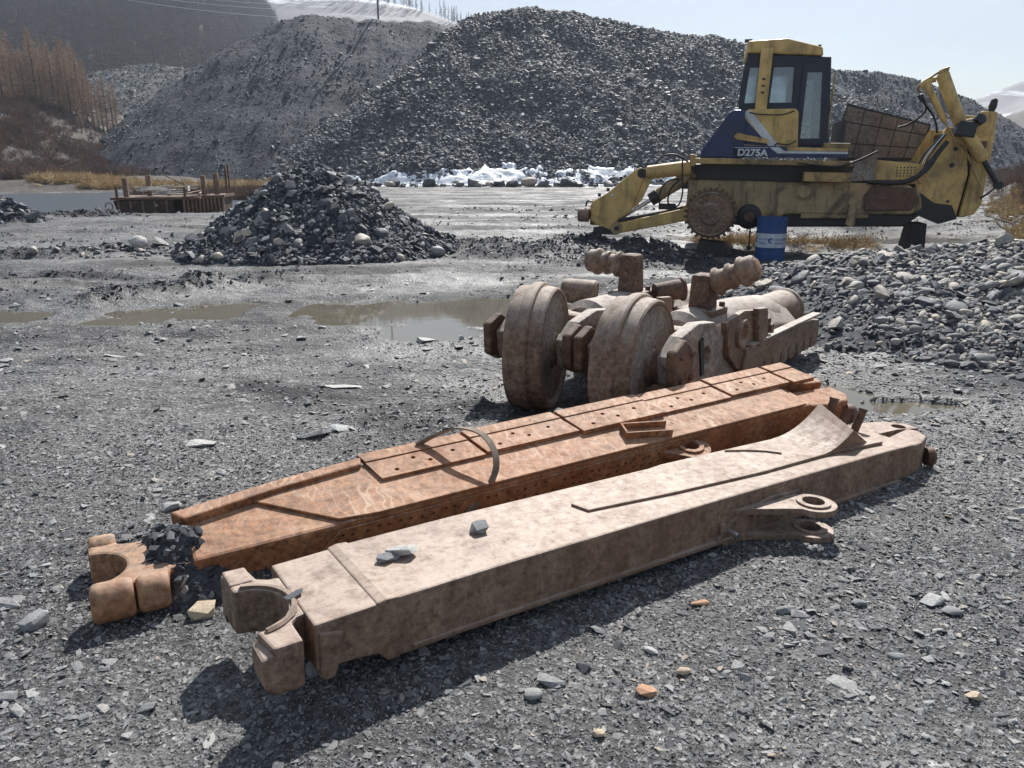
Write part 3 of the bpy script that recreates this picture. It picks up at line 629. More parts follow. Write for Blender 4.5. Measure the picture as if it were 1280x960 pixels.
# -- dark heap on the right, behind the machine
rF = [at(*q) for q in ((930, 78, 118), (1040, 88, 116), (1100, 92, 114), (1160, 108, 112), (1205, 120, 110), (1240, 150, 108), (1290, 196, 104))]
fF = cone_field(rF, .70, .4, .16, 90, .5)
hf = empty('crushed_slate_heap', (60, 110, 0), label='long dark heap of crushed slate running behind the bulldozer', cat='heap')
off(heap_mesh('heap_core', fF, 25, 110, 84, 135, .5, M['finefill'], hf, -.4), hf)
X, Y, Z = sample(fF, 50000, 34, 90, 86, 118); k = rng.uniform(size=len(X)) < .25+.6*sstep(.0, .5, fbm(X*.1, Y*.1, 3, 15)); X, Y, Z = X[k], Y[k], Z[k]
sz = .2*np.exp(rng.normal(0, .5, len(X))); off(scatter('loose_stones', np.stack([X, Y, Z], 1), rots(len(X), .6), scls(sz), C_RUB, hf), hf)
# -- low rocky heap far left, at the end of the gravel track
rG = [at(*q) for q in ((128, 90, 160), (160, 83, 160), (200, 81, 160), (235, 88, 158))]
fG0 = cone_field(rG, .5, .5, .12, 95)
def fG(x, y): return np.maximum(fG0(x, y), -1+6.5*sstep(76, 106, y)+.3*fbm(x*.1, y*.1, 3, 4)-.16*np.abs(np.minimum(x+78, 0))*(x < -78)+.06*np.maximum(y-110, 0))
hg = empty('gravel_heap', (-80, 150, 0), label='low gravel heap at the end of the pale track by the larches', cat='heap')
XG, YG = np.meshgrid(np.arange(-120, -40, .8), np.arange(74, 172, .8))
off(grid_mesh('heap_core', XG, YG, fG(XG, YG), M['gravelroad'], hg), hg)
X, Y, Z = sample(fG, 32000, -105, -50, 88, 162); sz = .3*np.exp(rng.normal(0, .45, len(X))); off(scatter('rubble', np.stack([X, Y, Z], 1), rots(len(X), .4), scls(sz), C_RUB, hg), hg)

# ================================================================== banks, hills
def fB(x, y):   # brushy bank on the left, climbing to the larch terrace
    up = sstep(58, 100, y+.12*(x+50)); side = 1-sstep(-51, -37, x+.16*(y-66))
    return -.3+up*8.2*side+sstep(52, 60, y)*.9*(1-sstep(-34, -24, x))+.55*side*fbm(x*.16, y*.16, 5, 12)*sstep(56, 66, y)
XB, YB = np.meshgrid(np.arange(-150, -20, .8), np.arange(50, 135, .8)); bank = grid_mesh('bank', XB, YB, fB(XB, YB), M['bankfill']); tag(bank, kind='structure')
def fB2(x, y):  # low bank with brush on the right
    q = x-.545*y-1.1+.9*fbm(y*.25, x*.1, 3, 19); return -.35+(1.15*sstep(0, 3.2, q)+1.5*sstep(2, 14, q))*(.85+.45*fbm(x*.35, y*.35, 5, 14))
XB, YB = np.meshgrid(np.arange(8, 70, .35), np.arange(17, 80, .35)); zb = fB2(XB, YB); bank2 = grid_mesh('bank', XB, YB, zb, M['bankfill'], keep=zb > -.3); tag(bank2, kind='structure')
def fH(x, y):   # forested hillside
    edge = 1-sstep(-135, -35, x+.12*(y-250)); return -2+sstep(130, 440, y)*104*edge*(.92+.14*fbm(x*.008, y*.008, 4, 16))+5*sstep(110, 170, y)*edge
XH, YH = np.meshgrid(np.arange(-460, 20, 6.), np.arange(115, 460, 6.)); hill = grid_mesh('hillside', XH, YH, fH(XH, YH), M['hill']); tag(hill, kind='structure')
def hill_from(name, pts, Y, depth, mat, jag=4, seed=1):
    P = [at(px, py, Y) for px, py in pts]; xs = np.linspace(P[0][0], P[-1][0], 110); hz = np.interp(xs, [p[0] for p in P], [p[2] for p in P])
    t = np.linspace(0, 1, 40); X, T = np.meshgrid(xs, t); Hh = np.repeat(hz[None], 40, 0); Yv = Y-depth*(1-T)
    Z = -5+(Hh+5)*T**.85+jag*fbm(X*.02, Yv*.02, 4, seed)*np.sin(T*math.pi)
    X2 = np.concatenate([X, X[-1:]]); Y2 = np.concatenate([Yv, Yv[-1:]+depth*.8]); Z2 = np.concatenate([Z, np.full_like(Z[-1:], -5)])
    o = grid_mesh(name, X2, Y2, Z2, mat); tag(o, kind='structure'); return xs, hz
sx1, sz1 = hill_from('snowy_hill', [(150, -40), (330, -12), (380, -4), (430, -3), (480, 2), (520, 10), (565, 26), (640, 60)], 480, 200, M['snowhill'])
hill_from('snowy_hill', [(1150, 170), (1200, 132), (1232, 119), (1280, 101), (1340, 84), (1500, 60)], 540, 200, M['snowhill'], 6, 3)
hill_from('brown_hillside', [(1120, 215), (1190, 178), (1240, 152), (1280, 138), (1400, 120), (1500, 110)], 260, 110, M['bankfill'], 3, 5)

# ================================================================== loose push arm with the pale top (front)
armA = empty('push_arm', (-.78, 2.40, 0), (0, R(1.6), R(33.3)), 'long pale rusty push arm with stones on its top and paired lugs', 'push arm')
TA = .30                                    # height of the top face at the fork end
def loft(sec, mb):                          # sec: list of (x, y0, y1, z0, z1)
    vs = []; fs = []
    for x, y0, y1, z0, z1 in sec: vs += [(x, y0, z0), (x, y1, z0), (x, y1, z1), (x, y0, z1)]
    for i in range(len(sec)-1):
        for k in range(4): a = i*4+k; b = i*4+(k+1) % 4; fs.append((a, b, b+4, a+4))
    n = len(vs); fs += [(3, 2, 1, 0), (n-4, n-3, n-2, n-1)]; return mb.add(vs, fs)
loft([(.27, -.222, .262, .07, TA+.006), (.8, -.212, .272, .075, TA+.008), (1.9, -.205, .268, .085, TA+.006), (2.6, -.205, .25, .09, TA+.004), (3.3, -.205, .235, .085, TA), (3.56, -.21, .225, .10, TA-.004)], MB()).build('beam_body', M['rustA'], armA, .010)
loft([(.0, -.232, .243, .125, TA), (.14, -.226, .25, .12, TA+.001), (.268, -.220, .258, .10, TA+.003)], MB()).build('end_section', M['rustA'], armA, .008)
loft([(.225, -.222, .26, .11, TA+.006), (.262, -.225, .265, .07, TA+.013), (.31, -.224, .265, .07, TA+.010)], MB()).build('weld_seam', M['rustA'], armA, .006)
fork = [(-.178, .275), (-.085, .278), (-.072, .180), (-.035, .155), (.004, .150), (.004, -.135), (-.03, -.145), (-.052, -.165), (-.052, -.285), (-.15, -.288), (-.168, -.165)]+[(-.168+.142*math.cos(R(a)), -.024+.142*math.sin(R(a))) for a in range(-84, 85, 12)]+[(-.168, .118)]
o = MB().plate([fork], .125, TA-.004, 'z').build('fork', M['rustA'], armA, .010)
arc = [(-.168+.162*math.cos(R(a)), -.024+.162*math.sin(R(a)), TA-.002) for a in range(-80, 81, 8)]
MB().tube(arc, [.010+.006*random.random() for _ in arc], 6).build('weld_bead', M['rustA'], o, smooth=40)
for y0, y1, z0 in ((-.288, -.168, .13), (.165, .278, .13)):        # ears of the fork
    e = MB().plate([[(-.185, z0+.03), (-.155, z0), (-.095, z0), (-.07, z0+.03), (-.065, TA-.07), (-.09, TA-.015), (-.19, TA-.035)] if y0 < 0 else [(-.175, z0+.02), (-.165, z0), (-.09, z0), (-.082, z0+.02), (-.082, TA-.01), (-.09, TA+.002), (-.17, TA+.002)]], y0-.002, y1+.002).build('fork_ear', M['rustA'], armA, .012)
    MB().lathe([(0, .013), (.006, .013)], (-.178, (y0+y1)/2, .14), (1, 0, 0), 10).build('bolt_hole', M['black'], e)
MB().plate([[(.015, TA-.03), (.012, .10), (.03, .085), (.065, .088), (.085, .15), (.10, TA-.05)]], -.24, -.17).build('corner_lug', M['rustA'], armA, .008)
pl = [(1.30, .09), (1.325, -.004), (1.8, -.052), (2.404, -.088), (2.942, -.085), (3.38, -.122), (3.42, -.06), (3.40, .215), (2.6, .238), (2.0, .25), (1.6, .2)]
MB().plate([pl], TA+.001, TA+.019, 'z').build('doubler_plate', M['rustA'], armA, .004)
cr = [(2.44, .215), (2.56, .195), (2.66, .13), (2.685, .03), (2.63, .10), (2.55, .16)]
MB().plate([cr], TA+.017, TA+.029, 'z').build('doubler_rib', M['rustA'], armA, .003)
# curved gusset and the stubs behind it
vs = []; fs = []; nu, nv = 9, 7
for i in range(nu):
    t = i/(nu-1); x = 2.86+.30*t; h = .155*t**2.1
    for j in range(nv):
        s = j/(nv-1); y = -.085+.32*s; vs.append((x+.05*(s-.5)*t+.08*s*t, y, TA+.018+h*(.62+.38*s)))
for i in range(nu-1):
    for j in range(nv-1): a = i*nv+j; fs.append((a, a+1, a+nv+1, a+nv))
top = [(nu-1)*nv+j for j in range(nv)]; n0 = len(vs)
for j in range(nv): vs.append((3.30, vs[top[j]][1], TA+.01))
for j in range(nv-1): fs.append((top[j], top[j+1], n0+j+1, n0+j))
for col in (0, nv-1): fs.append(tuple([i*nv+col for i in range(nu)]+[n0+(0 if col == 0 else nv-1)]))
g = MB().add(vs, fs).build('gusset', M['rustA'], armA, .003)
for x, y, h, r in ((3.30, .21, .20, .026), (3.42, .09, .145, .024), (3.36, .15, .14, .032)):
    MB().tube([(x, y, TA), (x+.05, y-.01, TA+h*.9), (x+.055, y-.01, TA+h)], [r, r*.95, r*1.15], 10).build('stub', M['rustD'], armA, smooth=40)
# right-hand end: pocket between two arms, one with a pin hole
MB().plate([[(3.45, .02), (3.60, .03), (3.78, .02), (3.92, -.03), (3.93, .06), (3.86, .16), (3.72, .21), (3.5, .225)], circ(3.84, .055, .042, 14)], TA-.10, TA-.015, 'z').build('pin_arm', M['rustA'], armA, .006)
MB().plate([[(3.50, -.21), (3.66, -.20), (3.80, -.15), (3.86, -.06), (3.84, .0), (3.70, -.02), (3.50, -.05)]], .10, TA-.012, 'z').build('end_arm', M['rustA'], armA, .012)
MB().lathe([(0, .055), (.03, .06), (.05, .045)], (3.78, -.17, .17), (.75, -.66, 0), 14).build('pin_boss', M['rustD'], armA, smooth=35)
MB().box(3.5, 3.72, -.03, .19, .10, .19).build('pocket_floor', M['rustD'], armA)
MB().box(.36, 3.45, -.228, -.19, .085, .104).build('bottom_flange', M['rustA'], armA, .004)
# paired lugs on the near face
for z0, z1 in ((.200, .232), (.068, .098)):
    out = [(1.96, -.19), (2.12, -.235), (2.28, -.325)]+[(2.455+.112*math.cos(R(a)), -.345+.112*math.sin(R(a))) for a in range(190, 421, 18)]+[(2.47, -.225), (2.49, -.19)]
    e = MB().plate([out, circ(2.455, -.345, .052, 16)], z0, z1, 'z').build('lug', M['rustA'], armA, .006)
    MB().plate([circ(2.455, -.345, .082, 18), circ(2.455, -.345, .053, 18)], z1-.001, z1+.010, 'z').build('lug_boss', M['rustA'], e, .003)
MB().plate([[(1.94, .10), (2.0, .06), (2.5, .06), (2.52, .24), (2.3, .25), (2.05, .2)]], -.222, -.19).build('lug_backing', M['rustA'], armA, .008)
MB().tube([(2.0, -.19, .15), (2.0, -.285, .14)], .016, 10).build('peg', M['steel'], armA, smooth=40)
MB().tube([(1.98, -.18, .155), (1.975, -.225, .155)], .028, 10).build('peg_socket', M['rustA'], armA, smooth=40)
MB().tube([(2.16, -.19, .19), (2.15, -.25, .19)], .012, 8).build('peg', M['rustA'], armA, smooth=40)

# ================================================================== loose push arm with bolted wear plates (rear)
armB = empty('push_arm', (-1.32, 2.882, .165), (R(11), R(-2.4), R(28)), 'long orange rusty push arm with a row of bolted wear plates along its back edge', 'push arm')
loft([(.0, .0, .345, -.20, 0), (.5, -.002, .40, -.25, .0), (1.2, -.004, .455, -.27, 0), (2.4, -.004, .47, -.28, .0), (3.3, 0, .46, -.28, 0), (3.62, .005, .43, -.26, -.004)], MB()).build('beam_body', M['rustB'], armB, .016)
MB().plate([[(-.05, .33), (.0, .255), (.42, .33), (.84, .372), (.86, .44), (.45, .405)]], -.03, .042, 'z').build('back_lip', M['rustB'], armB, .010)
MB().plate([[(.30, .31), (.62, .02), (.80, -.003), (3.55, .0), (3.55, .40), (.86, .40)]], .0005, .017, 'z').build('cover_plate', M['rustB'], armB, .004)
us = [.86, 1.44, 2.02, 2.59, 3.12, 3.62, 3.82]
for i in range(6):
    u0, u1 = us[i]+.008, us[i+1]-.008; d = .012*math.sin(i*2.1); z0 = .0175; z1 = .034+.006*(i % 3)
    y0, y1 = .225+d, .385+d*.5; hs_ = []
    if i < 5:
        for hu, hv in ((.22, .3), (.55, .42), (.42, .74), (.80, .66)): hs_.append(circ(u0+(u1-u0)*hu, y0+(y1-y0)*hv, .012, 10))
    MB().plate([[(u0+.03, y0), (u1+.03, y0), (u1, y1), (u0, y1)]]+hs_, z0, z1, 'z').build('wear_plate', M['rustB'], armB, .003)
    MB().plate([[(u0, y1+.004), (u1, y1+.004), (u1-.02, y1+.085), (u0-.02, y1+.085)]], z0-.003, z1+.006, 'z').build('edge_plate', M['rustB'], armB, .003)
hl = []
for i in range(34):
    for j in (0, 1):
        if random.random() < .9: hl.append(circ(.62+i*.056+random.uniform(-.01, .01), -.060-.05*j+random.uniform(-.008, .008), .0095, 8))
MB().plate([[(.50, -.14), (2.6, -.14), (2.6, -.02), (.62, -.025)]]+hl, -.016, -.0055).build('perforated_strip', M['rustB'], armB)
o = MB().plate([[(2.24, .02), (2.42, .0)]+[(2.62+.115*math.cos(R(a)), -.035+.115*math.sin(R(a))) for a in range(-120, 95, 18)]+[(2.4, .11)], circ(2.62, -.035, .046, 14)], -.085, -.050, 'z').build('lug', M['rustB'], armB, .006)
MB().plate([circ(2.62, -.035, .076, 16), circ(2.62, -.035, .047, 16)], -.051, -.038, 'z').build('lug_boss', M['rustB'], o, .003)
b = empty('bracket', (0, 0, 0)); b.parent = armB                       # open channel bracket welded to the top
br = MB(); br.box(0, .25, 0, .012, 0, .045); br.box(0, .25, .10, .112, 0, .045); br.box(0, .012, .013, .099, 0, .045); br.box(.012, .24, .013, .099, 0, .010)
bo = br.build('channel_bracket', M['rustB'], armB, .003); bo.location = (2.25, .085, .0175); bo.rotation_euler = (0, 0, R(-16)); bo.scale = (1.1, 1.0, .9); bpy.data.objects.remove(b)
MB().plate([[(3.60, .28), (3.94, .22), (3.95, .36), (3.86, .42), (3.62, .42)]], -.12, -.01, 'z').build('end_arm', M['rustB'], armB, .010)
MB().plate([[(3.60, .01), (3.72, -.02), (3.90, -.03), (3.97, .04), (3.94, .16), (3.62, .2)]], -.22, -.015, 'z').build('end_arm', M['rustB'], armB, .014)
MB().lathe([(0, .06), (.04, .066), (.06, .05)], (3.90, -.03, -.11), (.8, -.6, 0), 14).build('pin_boss', M['rustD'], armB, smooth=35)
MB().box(3.55, 3.86, .16, .34, -.24, -.10).build('pocket_floor', M['rustD'], armB)
# its fork end, low on the ground
def wchild(o, parent):
    bpy.context.view_layer.update(); o.parent = parent; o.matrix_parent_inverse = parent.matrix_world.inverted(); return o
forkB = [(-.172, .225), (-.06, .225), (-.05, .185), (.0, .17), (.30, .17), (.30, -.14), (.13, -.16), (.12, -.215), (-.15, -.215), (-.172, -.168)]+[(-.168+.142*math.cos(R(a)), -.024+.142*math.sin(R(a))) for a in range(-84, 85, 12)]+[(-.168, .118)]
o = MB().plate([forkB], -.02, .142, 'z').build('fork', M['collar'], None, .02); o.location = (-1.607, 2.95, 0); o.rotation_euler = (0, 0, R(28)); wchild(o, armB)
for p0, p1, y, r in ((-.165, -.01, -.225, .072), (.0, .12, -.225, .068), (-.168, -.06, .235, .07)):
    o = MB().lathe([(0, r*.80), (.012, r*.96), (.03, r), (p1-p0-.03, r), (p1-p0-.012, r*.97), (p1-p0, r*.85)], (p0, y, .075), (1, 0, 0), 20).build('fork_ear', M['collar'], None, smooth=50)
    o.location = (-1.607, 2.95, 0); o.rotation_euler = (0, 0, R(28)); o.scale = (1, 1, 1.15); wchild(o, armB)

# a small pile of black mud and gravel on that fork
fM0 = cone_field([(-1.56, 3.13, .22), (-1.42, 3.02, .25), (-1.34, 2.98, .20)], 1.0, .03, 5, 45)
def fM(x, y): return fM0(x, y)
mm = empty('mud_pile', (-1.5, 3.0, 0), label='small pile of black mud and gravel heaped on the half buried fork', cat='mud pile')
off(heap_mesh('pile_core', fM, -2.0, -1.05, 2.6, 3.5, .02, M['heapfill'], mm, -.02), mm)
X, Y, Z = sample(fM, 2600, -1.95, -1.1, 2.62, 3.45, .0); sz = .020*np.exp(rng.normal(0, .5, len(X)))
off(scatter('clods', np.stack([X, Y, Z], 1), rots(len(X), .6), scls(sz, (.7, 1.2)), C_RUB, mm), mm)
X, Y, Z = sample(fM, 60, -1.8, -1.2, 2.8, 3.3, .06); rocks_on(mm, X, Y, Z, fM, RUBBLE+CHIPS[:3], .055, 24)

# worn belt looped over the rear arm
pts = [(-.50, 3.80, .335), (-.40, 3.815, .385), (-.28, 3.785, .435), (-.163, 3.726, .430), (-.096, 3.645, .38), (-.079, 3.571, .30), (-.127, 3.525, .20), (-.204, 3.475, .12), (-.27, 3.44, .05)]
def smooth_path(p, k=6):
    p = [Vector(q) for q in p]; out = []
    for i in range(len(p)-1):
        a, b, c, d = p[max(i-1, 0)], p[i], p[i+1], p[min(i+2, len(p)-1)]
        for j in range(k):
            t = j/k; out.append(.5*((2*b)+(c-a)*t+(2*a-5*b+4*c-d)*t*t+(3*b-a-3*c+d)*t**3))
    return out+[p[-1]]
sp = smooth_path(pts); wv = Vector((.36, .19, 0)).normalized(); mb = MB(); vs = []; fs = []
for i, p in enumerate(sp):
    t = (sp[min(i+1, len(sp)-1)]-sp[max(i-1, 0)]).normalized(); w = (wv-t*wv.dot(t)).normalized()*.016; nn = t.cross(w).normalized()*.004
    vs += [p-w-nn, p+w-nn, p+w+nn, p-w+nn]
for i in range(len(sp)-1):
    for k in range(4): fs.append((i*4+k, i*4+(k+1) % 4, (i+1)*4+(k+1) % 4, (i+1)*4+k))
fs += [(3, 2, 1, 0), tuple(len(vs)-4+k for k in range(4))]
tag(mb.add(vs, fs).build('belt', M['strap'], None, smooth=40), 'muddy brown belt arching over the orange push arm', 'belt')

# ================================================================== the two track frames with their idlers
def track_frame(loc, rz, iy, label, roller):
    """origin on the ground below the idler, x along the frame, y to its left"""
    t = empty('track_frame', loc, (0, 0, rz), label, 'track frame', 'dismantled track frames')
    Rr = .462; c = Matrix.Rotation(iy, 3, 'Z'); ax = c @ Vector((0, -1, 0)); ce = (0, 0, Rr)
    prof = [(-.165, .10), (-.165, .30), (-.150, .375), (-.160, .405), (-.150, .432), (-.06, .437), (-.045, .444), (-.035, .458), (-.01, .462), (.03, .462), (.045, .455), (.055, .438), (.145, .428), (.160, .418), (.163, .405), (.150, .392), (.118, .37), (.108, .22), (.13, .13), (.17, .11)]
    prof = [(a*.84, r) for a, r in prof]
    idl = MB().lathe(prof, ce, ax, 64).build('idler', M['rustC'], t, smooth=28)
    MB().lathe([(a*.84, r) for a, r in ((.150, .389), (.124, .366), (.112, .22), (.134, .132), (.139, .132), (.118, .22), (.130, .364), (.156, .387))], Vector(ce)+ax*.002, ax, 64, True).build('idler_face', M['smooth_rust'], idl, smooth=30)
    MB().lathe([(.10, .11), (.20, .105), (.215, .085), (.215, .03)], ce, ax, 24).build('idler_hub', M['rustD'], idl, smooth=30)
    MB().lathe([(.12, .09), (.22, .085), (.235, .06)], ce, -ax, 20).build('idler_hub', M['rustD'], idl, smooth=30)
    # fork that carries the idler shaft
    for s in (-1, 1):
        y = s*.255
        out = [(-.10, .56), (-.07, .38), (.08, .31), (.40, .27), (.66, .33), (.72, .56), (.55, .69), (.30, .72), (.06, .67)]
        yk = MB().plate([out, circ(.44, .47, .075, 14)], y-.045*1, y+.045).build('yoke_arm', M['smooth_rust' if s < 0 else 'rustC'], t, .02)
        MB().plate([[(-.16, .62), (-.15, .40), (-.03, .34), (.10, .40), (.11, .60), (-.02, .68)]], y+s*.046, y+s*.115).build('shaft_cap', M['rustD'], yk, .018)
        for q, (bx, bz) in enumerate(((-.09, .58), (-.08, .43), (.05, .58), (.05, .43))):
            MB().lathe([(0, .022), (.022, .020)], (bx, y+s*.115, bz), (0, s, 0), 6).build('bolt', M['rustD'], yk)
        MB().plate([[(.30, .60), (.36, .36), (.40, .36), (.35, .62)]], y+s*.046, y+s*.058).build('yoke_rib', M['black'], yk)
    MB().box(.50, .78, -.21, .21, .36, .62).build('yoke_bridge', M['rustC'], t, .03)
    # body: round recoil housing on a box frame
    MB().lathe([(0, .18), (.06, .235), (.5, .25), (1.1, .245), (1.55, .225), (1.64, .20)], (.62, .02, .475), (1, 0, -.045), 28).build('recoil_housing', M['smooth_rust'], t, smooth=35)
    secs = [(.62, .60), (1.2, .64), (1.9, .60), (2.45, .50)]; vs = []; fs = []
    for x, zt in secs: vs += [(x, -.27, .24), (x, .24, .24), (x, .22, zt-.06), (x, .08, zt+.03), (x, -.10, zt+.03), (x, -.27, zt-.14)]
    for i in range(3):
        for k in range(6): fs.append((i*6+k, i*6+(k+1) % 6, (i+1)*6+(k+1) % 6, (i+1)*6+k))
    fs += [(5, 4, 3, 2, 1, 0), tuple(18+k for k in range(6))]
    MB().add(vs, fs).build('frame_body', M['smooth_rust'], t, .02)
    MB().lathe([(0, .165), (.55, .18), (.57, .195), (.60, .195), (.60, .155), (.45, .15), (.45, .01)], (2.22, .02, .44), (1, 0, -.04), 28).build('rear_tube', M['rustC'], t, smooth=35)
    # side plate with lug and pin hole
    lp = MB().plate([[(.70, .66), (1.02, .70), (1.34, .66), (1.40, .50), (1.22, .34), (1.0, .26), (.80, .40)], circ(.98, .54, .07, 16)], -.315, -.272).build('lug_plate', M['rustC'], t, .012)
    MB().plate([circ(.98, .54, .105, 20), circ(.98, .54, .071, 20)], -.345, -.314).build('lug_boss', M['rustC'], lp, .006)
    MB().plate([[(1.16, .70), (1.36, .68), (1.42, .46), (1.25, .40)]], -.36, -.314).build('lug_web', M['rustC'], lp, .01)
    for x, z in ((1.50, .58), (1.58, .52), (1.66, .46), (1.74, .40)):
        MB().box(x-.035, x+.03, -.305, -.272, z-.02, z+.04).build('clamp_block', M['rustD'], t, .006)
    # roller guard: deep flange with a scalloped lower edge
    sc = [(1.05, .33), (2.72, .29), (2.74, .18)]
    for i in range(9):
        x = 2.70-i*.185; sc += [(x, .075), (x-.02, .06), (x-.135, .06), (x-.15, .085), (x-.155, .16), (x-.18, .16)]
    sc += [(1.0, .18)]
    sc = [(a, b+.09) for a, b in sc]
    MB().plate([sc], -.345, -.285).build('roller_guard', M['rustC'], t, .008)
    MB().box(1.1, 2.7, -.36, -.285, .421, .442).build('guard_ledge', M['smooth_rust'], t, .004)
    MB().plate([[(p[0], p[1]) for p in sc]], .25, .30).build('roller_guard', M['rustC'], t, .008)
    for i in range(5):                                       # track rollers between the guards
        MB().lathe([(-.24, .07), (-.22, .115), (-.13, .115), (-.12, .09), (.12, .09), (.13, .115), (.22, .115), (.24, .07)], (1.15+i*.33, 0, .135), (0, 1, 0), 18).build('track_roller', M['rustD'], t, smooth=35)
    # carrier roller on its pedestal
    bx, d, up = roller; d = Vector(d).normalized()
    pb = Vector((bx, 0, .60)); h = up
    br_ = MB().hexa([(bx-.09, -.09, .58), (bx+.09, -.09, .58), (bx+.09, .09, .58), (bx-.09, .09, .58), (bx-.075, -.075, h), (bx+.075, -.075, h), (bx+.075, .075, h), (bx-.075, .075, h)]).build('roller_pedestal', M['rustD'], t, .028)
    MB().box(bx-.15, bx+.15, -.14, .14, .64, .70).build('pedestal_foot', M['rustC'], br_, .02)
    for q in (-.115, .115): MB().lathe([(0, .022), (.03, .022)], (bx+q, -.10, .70), (0, 0, 1), 6).build('bolt', M['rustD'], br_)
    o0 = Vector((bx, 0, h-.10))+d*.07
    MB().lathe([(0, .065), (.02, .085), (.035, .105), (.055, .105), (.07, .082), (.12, .078), (.135, .098), (.155, .10), (.165, .08), (.20, .078), (.215, .10), (.23, .112), (.25, .112), (.26, .098), (.32, .094), (.335, .08), (.34, .05)], o0, d, 26).build('carrier_roller', M['rustC'], t, smooth=30)
    MB().lathe([(.339, .06), (.35, .06), (.355, .02)], o0, d, 14).build('roller_cap', M['collar'], br_)
    t.scale = (1.06, 1.06, 1.06); return t
tf2 = track_frame((.83, 5.12, -.06), R(52), R(8), 'rusty track frame showing its dished idler face and scalloped roller guard', (1.0, (0.1, -.88, .42), .94))
tf1 = track_frame((.19, 5.62, -.06), R(53), R(20), 'rusty track frame behind, its broad idler tread facing the puddle', (1.33, (0, 1, .05), 1.0))
# extra pieces seen on the rear frame: elbow pipe and plate stack by the idler
MB().lathe([(0, .075), (.22, .085), (.235, .10), (.25, .10), (.25, .07), (.1, .06)], (1.45, -.16, .68), (.75, -.66, .1), 18).build('pipe_stub', M['rustD'], tf1, smooth=35)
MB().lathe([(0, .10), (.02, .115), (.24, .095), (.28, .085)], (.95, .10, .70), (-.35, .92, .12), 18).build('pipe_stub', M['rustC'], tf1, smooth=35)
for i, (y, z, s) in enumerate(((-.33, .52, 1.), (-.345, .43, .85), (-.34, .62, .8))):
    MB().box(.28, .28+.20*s, y-.06, y, z-.04, z+.035).build('spacer_block', M['collar' if i == 0 else 'rustC'], tf1, .008)
MB().hexa([(.30, -.5, .10), (.62, -.5, .08), (.64, -.42, .08), (.32, -.42, .10), (.34, -.47, .30), (.52, -.47, .34), (.53, -.42, .34), (.35, -.42, .30)]).build('cast_foot', M['rustD'], tf1, .02)

# ================================================================== single stones worth naming
def gp(px, py, z=0.):
    p = R(15.9); a = (480-py)/967; b = (px-640)/967; fy = math.cos(p)+a*math.sin(p); fz = -math.sin(p)+a*math.cos(p); k = (z-1.75)/fz; return b*k, fy*k, k
def named(px, py, wpx, mat, label, flat=.45, lon=1.3, seed=1, rz=None, round_=False, name='stone', tilt=.1):
    x, y, k = gp(px, py); s = wpx/967*k/lon*1.05
    me = round_rock(seed, flat, lon, M[mat]) if round_ else hull_rock(seed, 18, flat, lon, M[mat])
    return tag(stone_obj(name, me, x, y, s, rz=rz, tilt=tilt, sink=.12), label, 'stone')
named(256, 768, 44, 'tanstone', 'pale tan wedge stone on the ground between the two fork ends', .6, 1.4, 501, .3)
named(808, 866, 40, 'orangestone', 'flat orange stone on the gravel in front of the pale push arm', .3, 1.4, 502, -.5)
named(1055, 858, 44, 'palestone', 'largest flat pale grey slab on the open gravel', .22, 1.5, 503, -.6)
named(690, 856, 42, 'greystone', 'smooth blue grey flat stone near the orange stone', .3, 1.5, 504, -.2)
named(665, 872, 26, 'greystone', 'round grey pebble beside the blue grey flat stone', .5, 1.2, 505, 0, True)
named(728, 836, 24, 'darkstone', 'square dark stone between the orange stone and the pale push arm', .5, 1.1, 506, .1)
named(813, 815, 21, 'palestone', 'small pale stone tipped on edge above the orange stone', .4, 1.5, 507, -.9)
named(855, 840, 20, 'tanstone', 'small yellowish pebble right behind the orange stone', .6, 1.3, 508, .3, True)
named(748, 918, 17, 'tanstone', 'small yellowish pebble in front of the orange stone', .7, 1.1, 509, .3, True)
named(1217, 873, 24, 'tanstone', 'tan stone alone on the gravel beyond the largest flat slab', .5, 1.2, 510, .4)
named(874, 756, 34, 'orangestone', 'long pinkish flat stone at the edge of the pale push arm shadow', .3, 1.9, 511, .1)
named(262, 928, 30, 'palestone', 'pale splinter of stone in front of the fork shadow', .3, 1.9, 512, 1.45)
named(45, 782, 38, 'greystone', 'chunky light grey stone left of the half buried fork', .6, 1.2, 513, .8)
named(8, 874, 30, 'greystone', 'grey stone left of the fork shadow, in front of the chunky light grey stone', .45, 1.4, 514, .1)
named(250, 556, 46, 'palestone', 'flat pale slab on the gravel behind the orange push arm', .25, 1.9, 515, -.2)
named(392, 548, 44, 'greystone', 'thick grey slab leaning against another behind the belt', .4, 1.6, 516, .1, False, 'stone', .25)
named(425, 540, 34, 'palestone', 'pale slab leaning on the thick grey slab', .35, 1.5, 517, .5, False, 'stone', .3)
named(430, 487, 52, 'palestone', 'long pale streak of stone between the puddle and the belt', .16, 2.6, 518, .35)
named(145, 449, 36, 'palestone', 'thin pale stone in the wheel tracks', .16, 2.4, 519, .1)
named(215, 636, 28, 'greystone', 'grey stone by the left end of the orange push arm', .6, 1.3, 520, .5)
named(983, 765, 30, 'greystone', 'grey stone of the little cluster near the paired lugs', .4, 1.5, 521, .2)
named(1073, 755, 22, 'greystone', 'smooth grey pebble near the paired lugs', .5, 1.4, 522, 0, True)
named(1165, 752, 36, 'palestone', 'broken pale stone in the cluster of grey pebbles', .4, 1.3, 523, .4)
named(1190, 765, 28, 'greystone', 'grey pebble beside the broken pale stone', .45, 1.4, 524, 0, True)
named(1120, 820, 24, 'greystone', 'small grey stone behind the largest flat slab', .35, 1.5, 525, 0, True)
